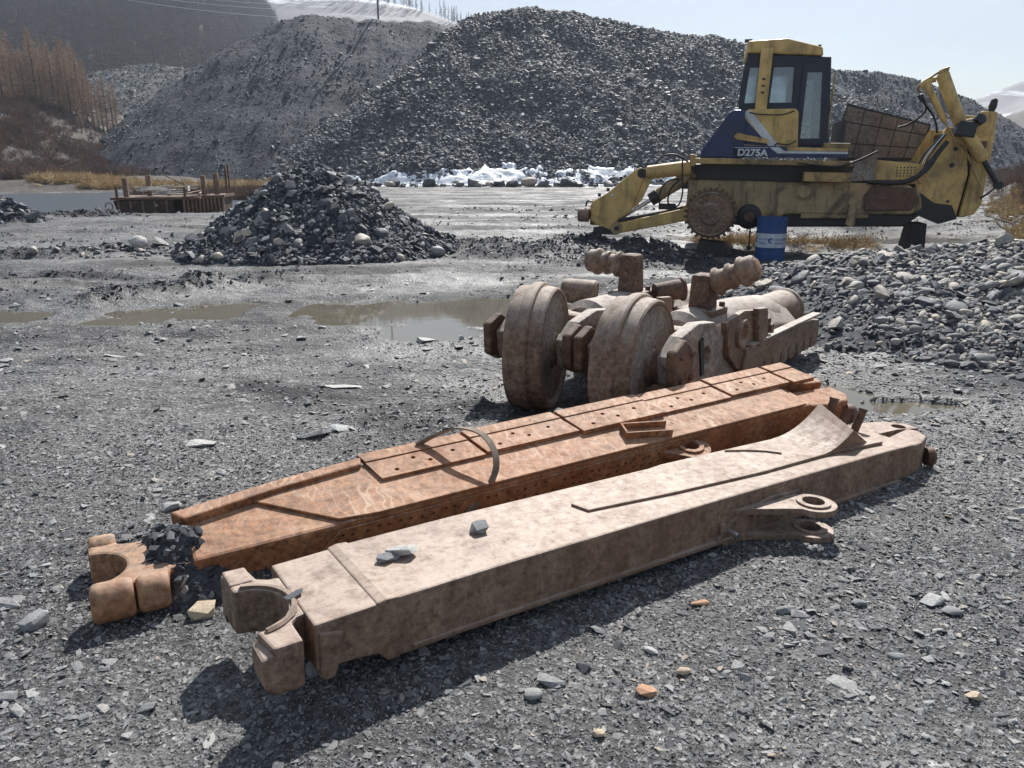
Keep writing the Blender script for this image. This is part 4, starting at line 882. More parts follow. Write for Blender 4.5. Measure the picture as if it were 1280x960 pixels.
for u, v, s, mat, lab, seed, fl, lo in ((.395, .04, .085, 'greystone', 'dark broken piece of split stone on the pale push arm', 531, .5, 1.2), (.455, .045, .105, 'palestone', 'pale split stone lying on the weld end of the pale push arm', 532, .5, 1.3),
                                   (.815, .075, .082, 'greystone', 'blocky grey stone alone on the middle of the pale push arm', 533, .75, 1.2), (-.03, .20, .055, 'palestone', 'white pebble caught in the notch of the fork', 534, .6, 1.5), (.015, -.02, .05, 'darkstone', 'thin dark chip on the fork of the pale push arm', 535, .22, 1.8)):
    a = R(33.3); z = TA+.004-.028*u if u > 0 else .2
    o = stone_obj('stone', hull_rock(seed, 16, fl, lo, M[mat]), -.78+u*math.cos(a)-v*math.sin(a), 2.40+u*math.sin(a)+v*math.cos(a), s, z=z, tilt=.06, sink=.03, rz=random.uniform(0, 1)); tag(o, lab, 'stone')

# ================================================================== the bulldozer, tracks off
dz = empty('bulldozer', DOZ, (0, 0, DOZ_R), 'worn yellow and navy bulldozer without tracks standing on blocks', 'bulldozer')
def D(loops, w0, w1, name, mat, parent=None, bevel=.012): return MB().plate(loops, w0, w1).build(name, M[mat], parent or dz, bevel)
def T(pts, r, name, mat, parent=None, n=10, sm=True): return MB().tube(smooth_path(pts, 5) if sm and len(pts) > 2 else pts, r, n).build(name, M[mat], parent or dz, smooth=45)
# hull
hull = D([[(-.50, .74), (.35, .70), (1.5, .775), (3.75, .80), (3.95, .92), (3.86, 1.25), (3.6, 1.37), (-.48, 1.44)]], .45, 2.15, 'main_frame', 'hull', bevel=.04)
D([[(-.48, 1.43), (2.9, 1.36), (2.9, 1.745), (-.48, 1.745)]], .70, 1.9, 'upper_housing', 'black')  # black colour holds the shadow below the fender deck
D([[(.25, .56), (.9, .50), (3.7, .56), (3.98, .80), (.25, .82)]], .62, 1.98, 'belly_pan', 'black', bevel=.03)
D([[(1.75, .70), (3.0, .72), (3.0, .80), (1.75, .79)]], .46, .60, 'belly_rail', 'hull')
D([[(2.90, .86), (3.75, .88), (3.84, 1.1), (3.78, 1.3), (3.0, 1.33), (2.86, 1.15)]], .40, .46, 'side_cover', 'rustD', hull, .03)
D([[(2.58, .60), (2.70, .55), (2.76, .60), (2.74, .98), (2.62, .98)]], .36, .44, 'frame_bracket', 'hull', hull)
MB().lathe([(0, .17), (.03, .17), (.04, .13), (.1, .12)], (1.75, .45, 1.22), (0, -1, 0), 20).build('boss', M['hull'], hull, smooth=35)
D([[(.95, .86), (1.45, .80), (1.3, .62), (.98, .62)]], .44, .60, 'mount', 'yellow_dirty', hull, .02)
pv = MB().lathe([(0, .24), (.06, .25), (.08, .22), (.08, .13), (.13, .12), (.15, .06)], (.76, .50, .72), (0, -1, 0), 26).build('pivot_hub', M['black'], dz, smooth=35)
MB().lathe([(.15, .10), (.165, .10), (.17, .07)], (.76, .50, .72), (0, -1, 0), 20).build('hub_ring', M['rustD'], pv, smooth=35)
T([(.77, .33, .72), (.80, .31, .45), (.80, .31, .06)], .014, 'hanging_rod', 'black', pv, 6, False)
# final drive and sprockets
for s, w in ((1, 0.), (-1, 2.6)):
    MB().lathe([(0, .40), (.10, .44), (.30, .47), (.36, .50)], (0, w+s*.12, .778), (0, s, 0), 30).build('final_drive', M['yellow_dirty'], dz, smooth=35)
    teeth = []
    for i in range(27):
        a = 360/27*i
        for da, r in ((-4.2, .455), (-2.2, .525), (2.0, .525), (4.2, .455)): teeth.append((r*math.cos(R(a+da)), .778+r*math.sin(R(a+da))))
    sp_ = MB().plate([teeth], w+s*.05, w+s*.17).build('sprocket', M['rustD'], dz, .006)
    MB().plate([teeth], w+s*.185, w+s*.235).build('sprocket_rim', M['black'], sp_)
    MB().lathe([(0, .43), (.02, .435), (.035, .42), (.02, .40), (.012, .30), (.02, .22), (.05, .21), (.065, .19), (.07, .07), (.09, .065), (.092, .03)], (0, w+s*.05, .778), (0, -s, 0), 40).build('sprocket_hub', M['rustC'], sp_, smooth=30)
    for i in range(20):
        a = 2*math.pi*i/20; MB().lathe([(0, .026), (.02, .024), (.022, .01)], (.335*math.cos(a), w+s*.040, .778+.335*math.sin(a)), (0, -s, 0), 8).build('bolt', M['collar'], sp_)
# fender deck
for w0, w1 in ((.05, .62), (1.98, 2.55)):
    fd = D([[(-.44, 1.75), (2.55, 1.70), (2.55, 1.795), (-.42, 1.86)]], w0, w1, 'fender', 'yellow_dirty', bevel=.015)
    MB().box(-.47, -.36, w0-.01, w0+.12, 1.70, 1.93).build('fender_end', M['yellow_dirty'], fd, .02)
D([[(1.7, 1.42), (2.56, 1.40), (2.58, 1.58), (1.7, 1.60)]], .10, .40, 'step_beam', 'yellow_dirty')
D([[(2.52, 1.42), (2.98, 1.46), (2.95, 1.95), (2.60, 1.80)]], .06, .09, 'grey_plate', 'hood', bevel=.004)
T([(1.55, .03, 1.76), (1.9, -.01, 1.72), (2.3, .0, 1.70), (2.6, .02, 1.80), (2.95, .05, 1.97)], .018, 'hose', 'rubber')
# fuel tank
ft = D([[(-.27, 1.865), (-.27, 1.99), (.22, 2.70), (.30, 2.75), (.52, 2.75), (.56, 1.85)]], .14, 1.0, 'fuel_tank', 'blue', bevel=.03)
MB().lathe([(0, .05), (.05, .05), (.055, .03)], (.36, .45, 2.75), (0, 0, 1), 12).build('tank_cap', M['white'], ft)
D([[(.50, 1.86), (.62, 1.86), (.60, 2.70), (.50, 2.73)]], 1.2, 2.3, 'fuel_tank', 'blue', bevel=.02)
# cab
cab = D([[(.39, 2.0), (.39, 2.74), (.50, 3.80), (1.86, 3.70), (2.02, 3.69), (2.14, 2.10), (1.98, 2.0)],
         [(.50, 2.89), (.555, 3.54), (.92, 3.54), (.90, 2.89)], [(.97, 2.89), (1.0, 3.54), (1.37, 3.53), (1.38, 2.89)], [(1.60, 2.22), (1.62, 3.42), (1.88, 3.42), (1.95, 2.22)]], .50, .56, 'cab', 'cabblue', bevel=.012)
D([[(.39, 2.0), (.39, 2.74), (.50, 3.80), (1.86, 3.70), (2.02, 3.69), (2.14, 2.10), (1.98, 2.0)],
         [(.50, 2.89), (.555, 3.54), (.92, 3.54), (.90, 2.89)], [(.97, 2.89), (1.0, 3.54), (1.37, 3.53), (1.38, 2.89)], [(1.60, 2.22), (1.62, 3.42), (1.88, 3.42), (1.95, 2.22)]], 1.94, 2.0, 'cab_far_side', 'cabblue', cab)
MB().plate([[(.56, 2.0), (1.94, 2.0), (1.94, 2.9), (.56, 2.9)]], .40, .45, mp=lambda p, a: (a, p[0], p[1])).build('cab_rear_wall', M['cabblue'], cab)
MB().box(.5, 2.02, .56, 1.94, 2.0, 2.05).build('cab_floor', M['black'], cab)
MB().box(.95, 1.35, 1.0, 1.5, 2.05, 2.45).build('seat', M['black'], cab, .05); MB().box(.88, 1.0, 1.0, 1.5, 2.45, 2.95).build('seat', M['black'], cab, .05)
MB().box(.50, 1.98, .56, 1.94, 3.66, 3.70).build('cab_ceiling', M['cabblue'], cab)
for w in (.525, 1.965):
    for q in ([(.50, 2.89), (.555, 3.54), (.92, 3.54), (.90, 2.89)], [(.97, 2.89), (1.0, 3.54), (1.37, 3.53), (1.38, 2.89)]):
        D([q], w, w+.008, 'window_pane', 'glass', cab, 0)
door = D([[(1.50, 2.10), (1.53, 3.60), (1.94, 3.56), (2.06, 2.10)], [(1.60, 2.22), (1.62, 3.42), (1.88, 3.42), (1.95, 2.22)]], .475, .499, 'door', 'cabblue', cab, .006)
D([[(1.60, 2.22), (1.62, 3.42), (1.88, 3.42), (1.95, 2.22)]], .484, .492, 'window_pane', 'glass', door, 0)
MB().box(1.985, 2.01, .44, .474, 2.75, 2.92).build('handle', M['black'], door)
roof = D([[(.46, 3.80), (.48, 4.01), (1.20, 4.03), (1.84, 3.86), (1.87, 3.71)]], .42, 2.08, 'roof', 'yellow', cab, .03)
MB().lathe([(0, .03), (.06, .03)], (1.80, .6, 3.86), (0, 0, 1), 8).build('roof_lamp', M['black'], roof); MB().box(.42, .56, .5, .6, 4.0, 4.05).build('roof_bracket', M['black'], roof)
for w in (.33, 2.09):
    pr = D([[(.70, 2.72), (.92, 2.72), (.95, 3.86), (.73, 3.86)]], w, w+.09, 'rollover_post', 'yellow', cab, .012)
    if w < 1:
        for z in (3.05, 3.17, 3.29): MB().box(.79, .85, w-.006, w+.001, z, z+.035).build('slot', M['black'], pr)
# yellow side box with stripe, navy corner, lettering
sb = D([[(.44, 2.10), (.50, 2.70), (.58, 2.76), (1.44, 2.76), (1.50, 2.70), (1.55, 2.03), (.44, 2.05)]], .22, .475, 'side_box', 'yellow', dz, .02)
D([[(.455, 2.12), (.49, 2.62), (1.02, 2.08)]], .213, .2185, 'navy_corner', 'blue', sb, 0)
D([[(.50, 2.66), (.545, 2.73), (.63, 2.73), (1.20, 2.075), (1.02, 2.06)]], .207, .2125, 'stripe', 'white', sb, 0)
T([(.60, .19, 2.70), (.8, .17, 2.66), (1.2, .17, 2.65), (1.42, .19, 2.72)], .012, 'grab_wire', 'rubber', sb, 6)
T([(1.12, .19, 2.05), (1.15, .16, 2.12), (1.35, .15, 2.10), (1.5, .18, 2.17)], .013, 'grab_wire', 'rubber', sb, 6)
st = D([[(.34, 2.26), (.40, 2.32), (.98, 2.20), (.98, 2.12), (.40, 2.20)]], .10, .205, 'step', 'yellow', dz, .006)
for i in range(11): MB().box(.40+i*.052, .43+i*.052, .09, .20, 2.20-.0, 2.325-.011*i).build('step_tread', M['yellow_dirty'], st, .003)
pn = D([[(.33, 1.885), (.33, 2.10), (1.52, 2.06), (2.45, 2.03), (2.47, 1.85)]], .14, .26, 'lower_panel', 'blue', dz, .008)
D([[(1.02, 2.055), (1.20, 2.055), (1.30, 1.985), (2.44, 1.965), (2.445, 1.925), (1.18, 1.94)]], .132, .1385, 'stripe', 'white', pn, 0)
D([[(1.34, 2.058), (2.44, 2.022), (2.44, 1.972), (1.36, 1.99)]], .133, .1382, 'yellow_band', 'yellow', pn, 0)
MB().box(.36, 1.0, .130, .1385, 2.045, 2.055).build('stripe', M['white'], pn)
def text_mesh(txt, size, ext=.004, bold=.0):
    cu = bpy.data.curves.new('lettering', 'FONT'); cu.body = txt; cu.size = size; cu.extrude = ext; cu.offset = bold
    ob = bpy.data.objects.new('lettering', cu); COL.objects.link(ob); bpy.context.view_layer.update()
    me = bpy.data.meshes.new_from_object(ob.evaluated_get(bpy.context.evaluated_depsgraph_get())); bpy.data.objects.remove(ob); return me
tm = text_mesh('D275A', .175, .004, .006)
lt = link('lettering', tm, M['white'], pn); lt.rotation_euler = (R(90), R(1.2), 0); lt.location = (.43, .1345, 1.905); lt.scale = (1.1, 1, 1)
D([[(2.0, 2.03), (2.46, 2.02), (2.48, 2.12), (2.0, 2.13)]], .14, .5, 'toe_board', 'yellow_dirty')
# far wall of the engine bay: brown panels
def quad(p, q, r_, s_, u, v): return tuple((p[i]*(1-u)+q[i]*u)*(1-v)+(s_[i]*(1-u)+r_[i]*u)*v for i in (0, 1))
eb = D([[(2.36, 1.75), (2.60, 2.95), (4.24, 2.52), (4.12, 1.80)]], 1.935, 1.96, 'engine_bay_wall', 'black', bevel=0)
cs = ((2.44, 1.85), (4.10, 1.86), (4.20, 2.50), (2.60, 2.91)); ug = [0, .22, .44, .63, .82, 1]; vg = [0, .30, .70, 1]
for i in range(5):
    for j in range(3):
        e1, e2 = .005, .012
        D([[quad(*cs, ug[i]+e1, vg[j]+e2), quad(*cs, ug[i+1]-e1, vg[j]+e2), quad(*cs, ug[i+1]-e1, vg[j+1]-e2), quad(*cs, ug[i]+e1, vg[j+1]-e2)]], 1.912, 1.9345, 'hood_panel', 'hood', eb, .004)
MB().box(2.35, 2.42, .6, 1.93, 1.75, 2.55).build('firewall', M['black'], dz)
MB().box(2.6, 4.1, .75, 1.85, 1.3, 1.62).build('engine_mount', M['black'], dz, .05)
MB().lathe([(0, .16), (.5, .16), (.52, .1)], (3.4, 1.3, 1.62), (1, 0, .05), 16).build('engine_remnant', M['rustD'], dz, smooth=35)
# perforated yellow panel
hl = [[(3.40+.062*i, 1.51+.052*j), (3.43+.062*i, 1.51+.052*j), (3.43+.062*i, 1.535+.052*j), (3.40+.062*i, 1.535+.052*j)] for i in range(6) for j in range(4) if 3.43+.062*i < 3.80]
pp = D([[(3.02, 1.45), (3.76, 1.46), (3.88, 1.74), (3.02, 1.82)]]+hl, .48, .50, 'perforated_panel', 'yellow', dz, 0)
MB().box(3.3, 3.82, .53, .56, 1.48, 1.74).build('panel_backing', M['black'], pp)
D([[(3.0, 1.36), (3.86, 1.38), (3.80, 1.46), (3.0, 1.44)]], .44, .52, 'lower_rail', 'yellow_dirty')
T([(2.9, .40, 1.42), (3.4, .38, 1.40), (3.75, .38, 1.50), (4.0, .40, 1.85), (4.2, .42, 2.15)], .045, 'hose', 'rubber'); T([(3.6, .38, 1.45), (3.9, .36, 1.62), (4.08, .40, 1.95)], .03, 'hose', 'rubber')
for k in range(3): T([(3.72+.06*k, .55, 1.50), (3.85+.05*k, .5, 1.9), (4.12+.03*k, .5, 2.28)], .016, 'hose', 'steel' if k == 1 else 'rubber', None, 6)
# radiator guard
rgd = D([[(3.90, .92), (4.18, .69), (4.60, .73), (4.70, 1.55), (4.62, 2.0), (4.55, 2.38), (4.22, 2.42), (4.02, 2.0), (3.80, 1.45)]], .66, .74, 'radiator_guard', 'yellow', dz, .015)
D([[(3.90, .92), (4.18, .69), (4.60, .73), (4.70, 1.55), (4.62, 2.0), (4.55, 2.38), (4.22, 2.42), (4.02, 2.0), (3.80, 1.45)]], 1.86, 1.94, 'guard_side', 'yellow', rgd, .015)
for w in (.60, 1.86): D([[(4.645, .75), (4.90, .81), (5.0, 1.0), (5.03, 1.96), (5.02, 2.67), (4.76, 2.69), (4.70, 2.1), (4.74, 1.55)]], w, w+.14, 'guard_post', 'yellow', rgd, .02)
MB().box(4.80, 4.98, .742, 1.858, .85, 2.60).build('radiator_grille', M['yellow_dirty'], rgd, .02); MB().box(4.3, 4.78, .76, 1.84, .75, 2.30).build('radiator', M['black'], rgd)
D([[(3.86, .80), (4.30, .62), (4.62, .72), (4.50, .98), (4.18, 1.02), (3.85, 1.25)]], .635, .6595, 'oily_skirt', 'black', rgd, 0)
for x, z, s in ((4.42, 2.02, .045), (4.40, 1.72, .05), (4.42, 1.05, .03), (4.30, .93, .03)): MB().lathe([(0, s), (.006, s*.9)], (x, .6595, z), (0, -1, 0), 10).build('oil_hole', M['black'], rgd)
D([[(4.80, 2.02), (4.92, 2.03), (4.92, 2.16), (4.80, 2.15)]], .593, .5995, 'rust_plate', 'rustD', rgd, 0)
MB().lathe([(0, .05), (.08, .07), (.20, .06), (.23, .03)], (4.93, .68, 2.68), (.15, 0, 1), 12).build('work_lamp', M['black'], rgd, smooth=40)
# blade lift cylinder, raised, with its trunnion and pipes
lc = MB().lathe([(0, .07), (.02, .115), (.94, .112), (.97, .08)], (3.955, .45, 3.34), (.435, 0, -.90), 20).build('lift_cylinder', M['yellow'], dz, smooth=35)
MB().lathe([(0, .08), (.03, .115), (.56, .115), (.62, .07)], (4.50, .45, 2.30), (.42, 0, -.56), 20).build('lower_barrel', M['yellow'], lc, smooth=35)
T([(4.86, .45, 1.82), (5.17, .45, 1.37)], .05, 'rod', 'black', lc, 12, False); MB().lathe([(-.06, .075), (.06, .075)], (5.18, .45, 1.36), (0, 1, 0), 14).build('rod_eye', M['black'], lc)
MB().hexa([(4.28, .30, 2.26), (4.62, .30, 2.20), (4.62, .66, 2.20), (4.28, .66, 2.26), (4.34, .33, 2.52), (4.66, .33, 2.48), (4.66, .66, 2.48), (4.34, .66, 2.52)]).build('trunnion', M['black'], lc, .03)
MB().lathe([(0, .10), (.12, .10), (.14, .06)], (4.66, .45, 2.5), (.3, -.8, .4), 12).build('valve', M['black'], lc, smooth=35)
MB().hexa([(3.86, .38, 3.26), (4.04, .38, 3.34), (4.04, .52, 3.34), (3.86, .52, 3.26), (3.94, .38, 3.42), (4.06, .38, 3.46), (4.06, .52, 3.46), (3.94, .52, 3.42)]).build('cylinder_head', M['yellow_dirty'], lc, .015)
T([(3.98, .45, 3.42), (3.80, .45, 3.30), (3.63, .45, 3.18), (3.58, .45, 3.08), (3.66, .45, 3.02)], .022, 'pipe', 'yellow_dirty', lc, 8)
MB().lathe([(0, .03), (.03, .065), (.75, .055), (.80, .03)], (3.71, .45, 3.17), (.50, 0, -.82), 14).build('pipe_guard', M['yellow'], lc, smooth=35)
T([(3.62, .45, 3.12), (3.72, .45, 3.2), (3.86, .45, 3.24)], .045, 'pipe', 'yellow', lc, 10)
T([(4.10, .42, 2.50), (4.3, .38, 2.20), (4.52, .38, 1.98), (4.72, .4, 1.60), (4.92, .44, 1.30)], .020, 'pipe', 'yellow_dirty', lc, 8)
T([(5.15, .45, 1.34), (5.02, .46, 1.20), (4.92, .5, 1.12)], .02, 'hose', 'rubber', lc, 8)
T([(3.66, .5, 3.0), (3.80, .6, 2.72), (3.6, .7, 2.5), (3.40, .8, 2.42)], .02, 'hose', 'rubber', lc, 8); T([(3.60, .5, 2.98), (3.95, .6, 2.6), (4.05, .6, 2.3)], .02, 'hose', 'rubber', lc, 8)
T([(2.14, .6, 3.05), (2.4, .7, 3.04), (2.52, .8, 3.12), (2.52, .8, 3.0), (2.42, .8, 2.9)], .014, 'bent_rail', 'white', dz, 6); T([(2.1, .52, 2.0), (2.1, .50, 2.9), (2.12, .52, 3.4)], .015, 'grab_rail', 'yellow_dirty', dz, 6)
# ripper at the back
rp = D([[(-2.47, .60), (-2.45, .97), (-2.12, 1.16), (-1.57, 1.63), (-1.46, 1.68), (-1.40, 1.64), (-1.36, 1.52), (-1.62, .78), (-1.88, .62), (-2.06, .39), (-2.30, .48)]], .46, .58, 'ripper_bracket', 'yellow', dz, .025)
MB().plate([[(-2.47, .60), (-2.45, .97), (-2.12, 1.16), (-1.57, 1.63), (-1.40, 1.64), (-1.62, .78), (-1.88, .62), (-2.06, .39), (-2.30, .48)]], 2.0, 2.12).build('ripper_bracket', M['yellow'], dz, .025)
D([[(-1.345, 1.55), (-1.18, 1.53), (-1.42, 1.0), (-1.60, .87)]], .50, .62, 'bracket_rib', 'yellow', rp, .01)
MB().box(-2.50, -2.08, .60, 2.0, .48, .92).build('ripper_beam', M['yellow_dirty'], dz, .03)
MB().lathe([(0, .13), (.02, .145), (.22, .15), (.24, .13)], (-2.74, .52, .70), (1, 0, 0), 18).build('shank_pin', M['rustC'], rp, smooth=35)
MB().plate([[(-2.40, .44), (-2.38, .31), (-1.90, .30), (-1.88, .40), (-2.05, .40), (-2.20, .47)]], .44, .60).build('skid', M['black'], rp)
MB().lathe([(0, .035), (.012, .035)], (-2.02, .459, 1.12), (0, -1, 0), 12).build('badge', M['white'], rp)
for x, z in ((-2.30, 1.08), (-2.12, 1.19), (-1.86, 1.42)): MB().box(x-.03, x+.03, .50, .56, z, z+.07).build('lifting_eye', M['black'], rp)
T([(-2.58, .52, .88), (-2.55, .52, .98), (-2.45, .52, .98), (-2.42, .52, .9)], .02, 'hook', 'black', rp, 8)
for w in (.40, 1.9):
    ra = MB().hexa([(-1.95, w, .31), (-.40, w, .63), (-.40, w+.18, .63), (-1.95, w+.18, .31), (-1.93, w, .53), (-.42, w, .89), (-.42, w+.18, .89), (-1.93, w+.18, .53)]).build('ripper_arm', M['yellow'], dz, .02)
    MB().lathe([(-.02, .12), (.0, .13), (.18, .13), (.20, .12)], (-1.90, w, .44), (0, 1, 0), 20).build('pivot_boss', M['hull'], ra, smooth=35)
    MB().lathe([(-.03, .05), (.0, .05)], (-1.90, w, .44), (0, 1, 0), 12).build('pivot_pin', M['black'], ra)
    tc = MB().lathe([(0, .10), (.03, .135), (.62, .145), (.90, .14)], (-1.34, w+.12, 1.57), (.86, 0, .10), 18).build('tilt_cylinder', M['yellow'], dz, smooth=35)
    MB().lathe([(-.07, .10), (.07, .10)], (-1.42, w+.12, 1.56), (0, 1, 0), 14).build('cylinder_eye', M['black'], tc)
    lf = MB().lathe([(0, .10), (.05, .13), (.9, .13), (1.0, .12)], (-1.22, w+.22, 1.03), (.78, 0, .50), 18).build('ripper_cylinder', M['hull'], dz, smooth=35)
    MB().lathe([(-.02, .135), (.16, .14), (.18, .12)], (-1.22, w+.22, 1.03), (.78, 0, .50), 18).build('cylinder_gland', M['black'], lf, smooth=35)
    T([(-1.95, w+.22, .58), (-1.18, w+.22, 1.05)], .045, 'rod', 'steel', lf, 12, False)
T([(-1.88, .56, .56), (-1.5, .58, .66), (-1.0, .56, .76), (-.55, .56, .86)], .05, 'hose_bundle', 'black', None, 8)
T([(-.5, .36, 1.78), (-.75, .30, 1.92), (-1.0, .32, 1.90), (-1.15, .36, 1.74)], .018, 'hose', 'rubber', None, 8)
T([(-.62, .34, 1.84), (-.60, .30, 1.5), (-.58, .30, 1.15), (-.66, .32, .92), (-.85, .36, .86)], .016, 'hose', 'rubber', None, 8)
T([(-.60, .34, 1.45), (-.90, .30, 1.40), (-1.05, .32, 1.1), (-1.0, .36, .9)], .016, 'hose', 'rubber', None, 8); T([(-.66, .34, 1.42), (-.82, .28, 1.25), (-.86, .30, 1.0), (-.78, .36, .9)], .018, 'hose', 'rubber', None, 8)
MB().box(-1.05, -.70, .34, .44, .84, .96).build('valve_block', M['black'], dz, .02)
MB().box(-.62, -.36, .55, 2.0, 1.25, 1.80).build('rear_housing', M['black'], dz, .03)

# blocks and drum under the machine
o = MB().hexa([(-.30, -.05, 0), (.34, -.05, 0), (.34, .55, 0), (-.30, .55, 0), (-.22, .0, .40), (.28, .0, .36), (.28, .5, .36), (-.22, .5, .40)]).build('timber_block', M['darkwood'], None, .02)
o.location = doz(.03, 0, -.14); o.rotation_euler = (0, 0, DOZ_R); tag(o, 'oily dark block wedged under the sprocket', 'block')
o = MB().hexa([(-.20, -.2, 0), (.20, -.2, 0), (.20, .5, 0), (-.20, .5, 0), (-.10, -.15, .74), (.18, -.15, .74), (.18, .45, .74), (-.10, .45, .74)]).build('timber_block', M['darkwood'], None, .02)
o.location = doz(3.96, .9, -.12); o.rotation_euler = (0, 0, DOZ_R); tag(o, 'tall dark block propping up the front of the hull', 'block')
bx, by, _ = doz(1.19, .02); BZ = -.135
dr = empty('oil_drum', (bx, by, BZ), (0, 0, 0), 'blue oil drum with a white lettered band propping the bulldozer', 'drum')
pr_ = [(0, .27), (.004, .292), (.02, .292), (.025, .285)]
for i in range(1, 48):
    z = .025+.83*i/48; r = .283
    for rz_ in (.295, .59): r += .011*math.exp(-((z-rz_)/.012)**2)
    if .60 < z < .84 or .03 < z < .26: r += .0035*math.sin(z*190)
    pr_.append((z, r))
pr_ += [(.86, .285), (.865, .292), (.88, .292), (.884, .285), (.872, .275), (.868, .02)]
MB().lathe(pr_, (0, 0, 0), (0, 0, 1), 40).build('drum_body', M['drum'], dr, smooth=40)
bd = MB().lathe([(.305, .2865), (.305, .2885), (.578, .2885), (.578, .2865)], (0, 0, 0), (0, 0, 1), 48, True).build('white_band', M['drumwhite'], dr, smooth=30)
def wrap(me, ang, z, name, mat, r=.2892):
    for v in me.vertices: a = ang+v.co.x/r; rr = r+v.co.z*.5+.002; v.co = (rr*math.cos(a), rr*math.sin(a), z+v.co.y)
    return link(name, me, M[mat], bd)
va = math.atan2(-by, -bx)                              # side of the drum that faces the yard
for da in (.10, -.98):
    wrap(text_mesh('ГАЗПРОМ', .058, .002, .0), va+da+.15, .445, 'lettering', 'logo'); wrap(text_mesh('НЕФТЬ', .05, .002, .0), va+da+.15, .375, 'lettering', 'logo')
    cres = [(.055*math.cos(R(a)), .055*math.sin(R(a))) for a in range(60, 301, 20)]+[(.02+.042*math.cos(R(a)), .042*math.sin(R(a))) for a in range(290, 69, -20)]
    mb = MB().plate([cres], 0, .002, 'z'); me = bpy.data.meshes.new('emblem'); me.from_pydata(mb.v, [], mb.f); wrap(me, va+da-.08, .445, 'emblem', 'logo')

# ================================================================== rusty pontoon in the pond
bl = empty('pontoon', (-13.35, 29.9, -.17), (0, 0, R(8)), 'wrecked rusty pontoon with stub posts and pale planks on its deck', 'pontoon'); bl.scale = (.78, .78, .76)
def Bx(x0, x1, y0, y1, z0, z1, name, mat, parent=None, bev=.01): return MB().box(x0, x1, y0, y1, z0, z1).build(name, M[mat], parent or bl, bev)
hl1 = MB().hexa([(-1.85, 0, 0), (.75, 0, 0), (.75, 2.6, 0), (-1.85, 2.6, 0), (-2.0, -.1, .78), (.75, -.1, .80), (.75, 2.7, .80), (-2.0, 2.7, .78)]).build('hull', M['wreck'], bl, .03)
hl2 = MB().hexa([(1.25, .0, 0), (2.75, .9, 0), (2.75, 3.3, 0), (1.25, 2.6, 0), (1.2, -.1, .80), (2.85, .8, .86), (2.85, 3.4, .86), (1.2, 2.7, .80)]).build('hull', M['wreck'], bl, .03)
Bx(-2.1, 2.0, -.16, 2.8, .81, .93, 'deck', 'rustD'); MB().hexa([(1.2, -.18, .82), (2.95, .78, .87), (2.95, 3.4, .87), (1.2, 2.8, .82), (1.2, -.18, .96), (2.95, .78, 1.0), (2.95, 3.4, 1.0), (1.2, 2.8, .96)]).build('deck', M['rustD'], bl)
for i in range(11): t = i/10; MB().box(1.22+1.6*t, 1.32+1.6*t, -.22+.93*t, -.08+.93*t, .1, .85+.03*t).build('hull_rib', M['rustC'], hl2, .01)
for i in range(5): MB().box(-1.8+.55*i, -1.72+.55*i, -.13, -.02, .15, .78).build('hull_rib', M['rustC'], hl1, .01)
for x, y, h, w in ((-1.5, .4, .95, .11), (-.85, 1.9, 1.05, .12), (2.0, .9, 1.05, .10), (2.45, 1.6, 1.15, .11), (-1.82, .0, .55, .05), (1.25, .2, .5, .06), (2.82, 2.2, 1.45, .05), (2.9, 2.5, 1.6, .04), (.0, 2.2, .5, .09)): Bx(x-w, x+w, y-w, y+w, .9, .9+h, 'post', 'rustC' if w > .08 else 'rustD')
for i in range(14):
    x = random.uniform(-.9, 1.2); y = random.uniform(.2, 2); a = random.uniform(-.5, .6); L = random.uniform(.9, 2.2)
    p = MB().box(-L/2, L/2, -.07, .07, 0, .04).build('plank', M['palewood'], bl, .005); p.location = (x, y, 1.0+.05*i*.5+random.uniform(0, .1)); p.rotation_euler = (0, random.uniform(-.10, .10), a)
for i in range(6):
    p = MB().box(-.5, .5, -.05, .05, 0, .05).build('scrap_bar', M['rustC'], bl); p.location = (1.3+random.uniform(-.3, 1), 1.2+random.uniform(-.6, .8), 1.02+random.uniform(0, .25)); p.rotation_euler = (random.uniform(-.2, .2), random.uniform(-.4, .4), random.uniform(0, 3))
MB().lathe([(-.02, .20), (.02, .20), (.02, .16), (-.02, .16)], (-2.2, -.1, .5), (.2, 1, 0), 18, True).build('mooring_ring', M['rustC'], bl)
Bx(-.15, .02, -.115, -.10, .5, .58, 'hull_hole', 'palewood', hl1, 0)

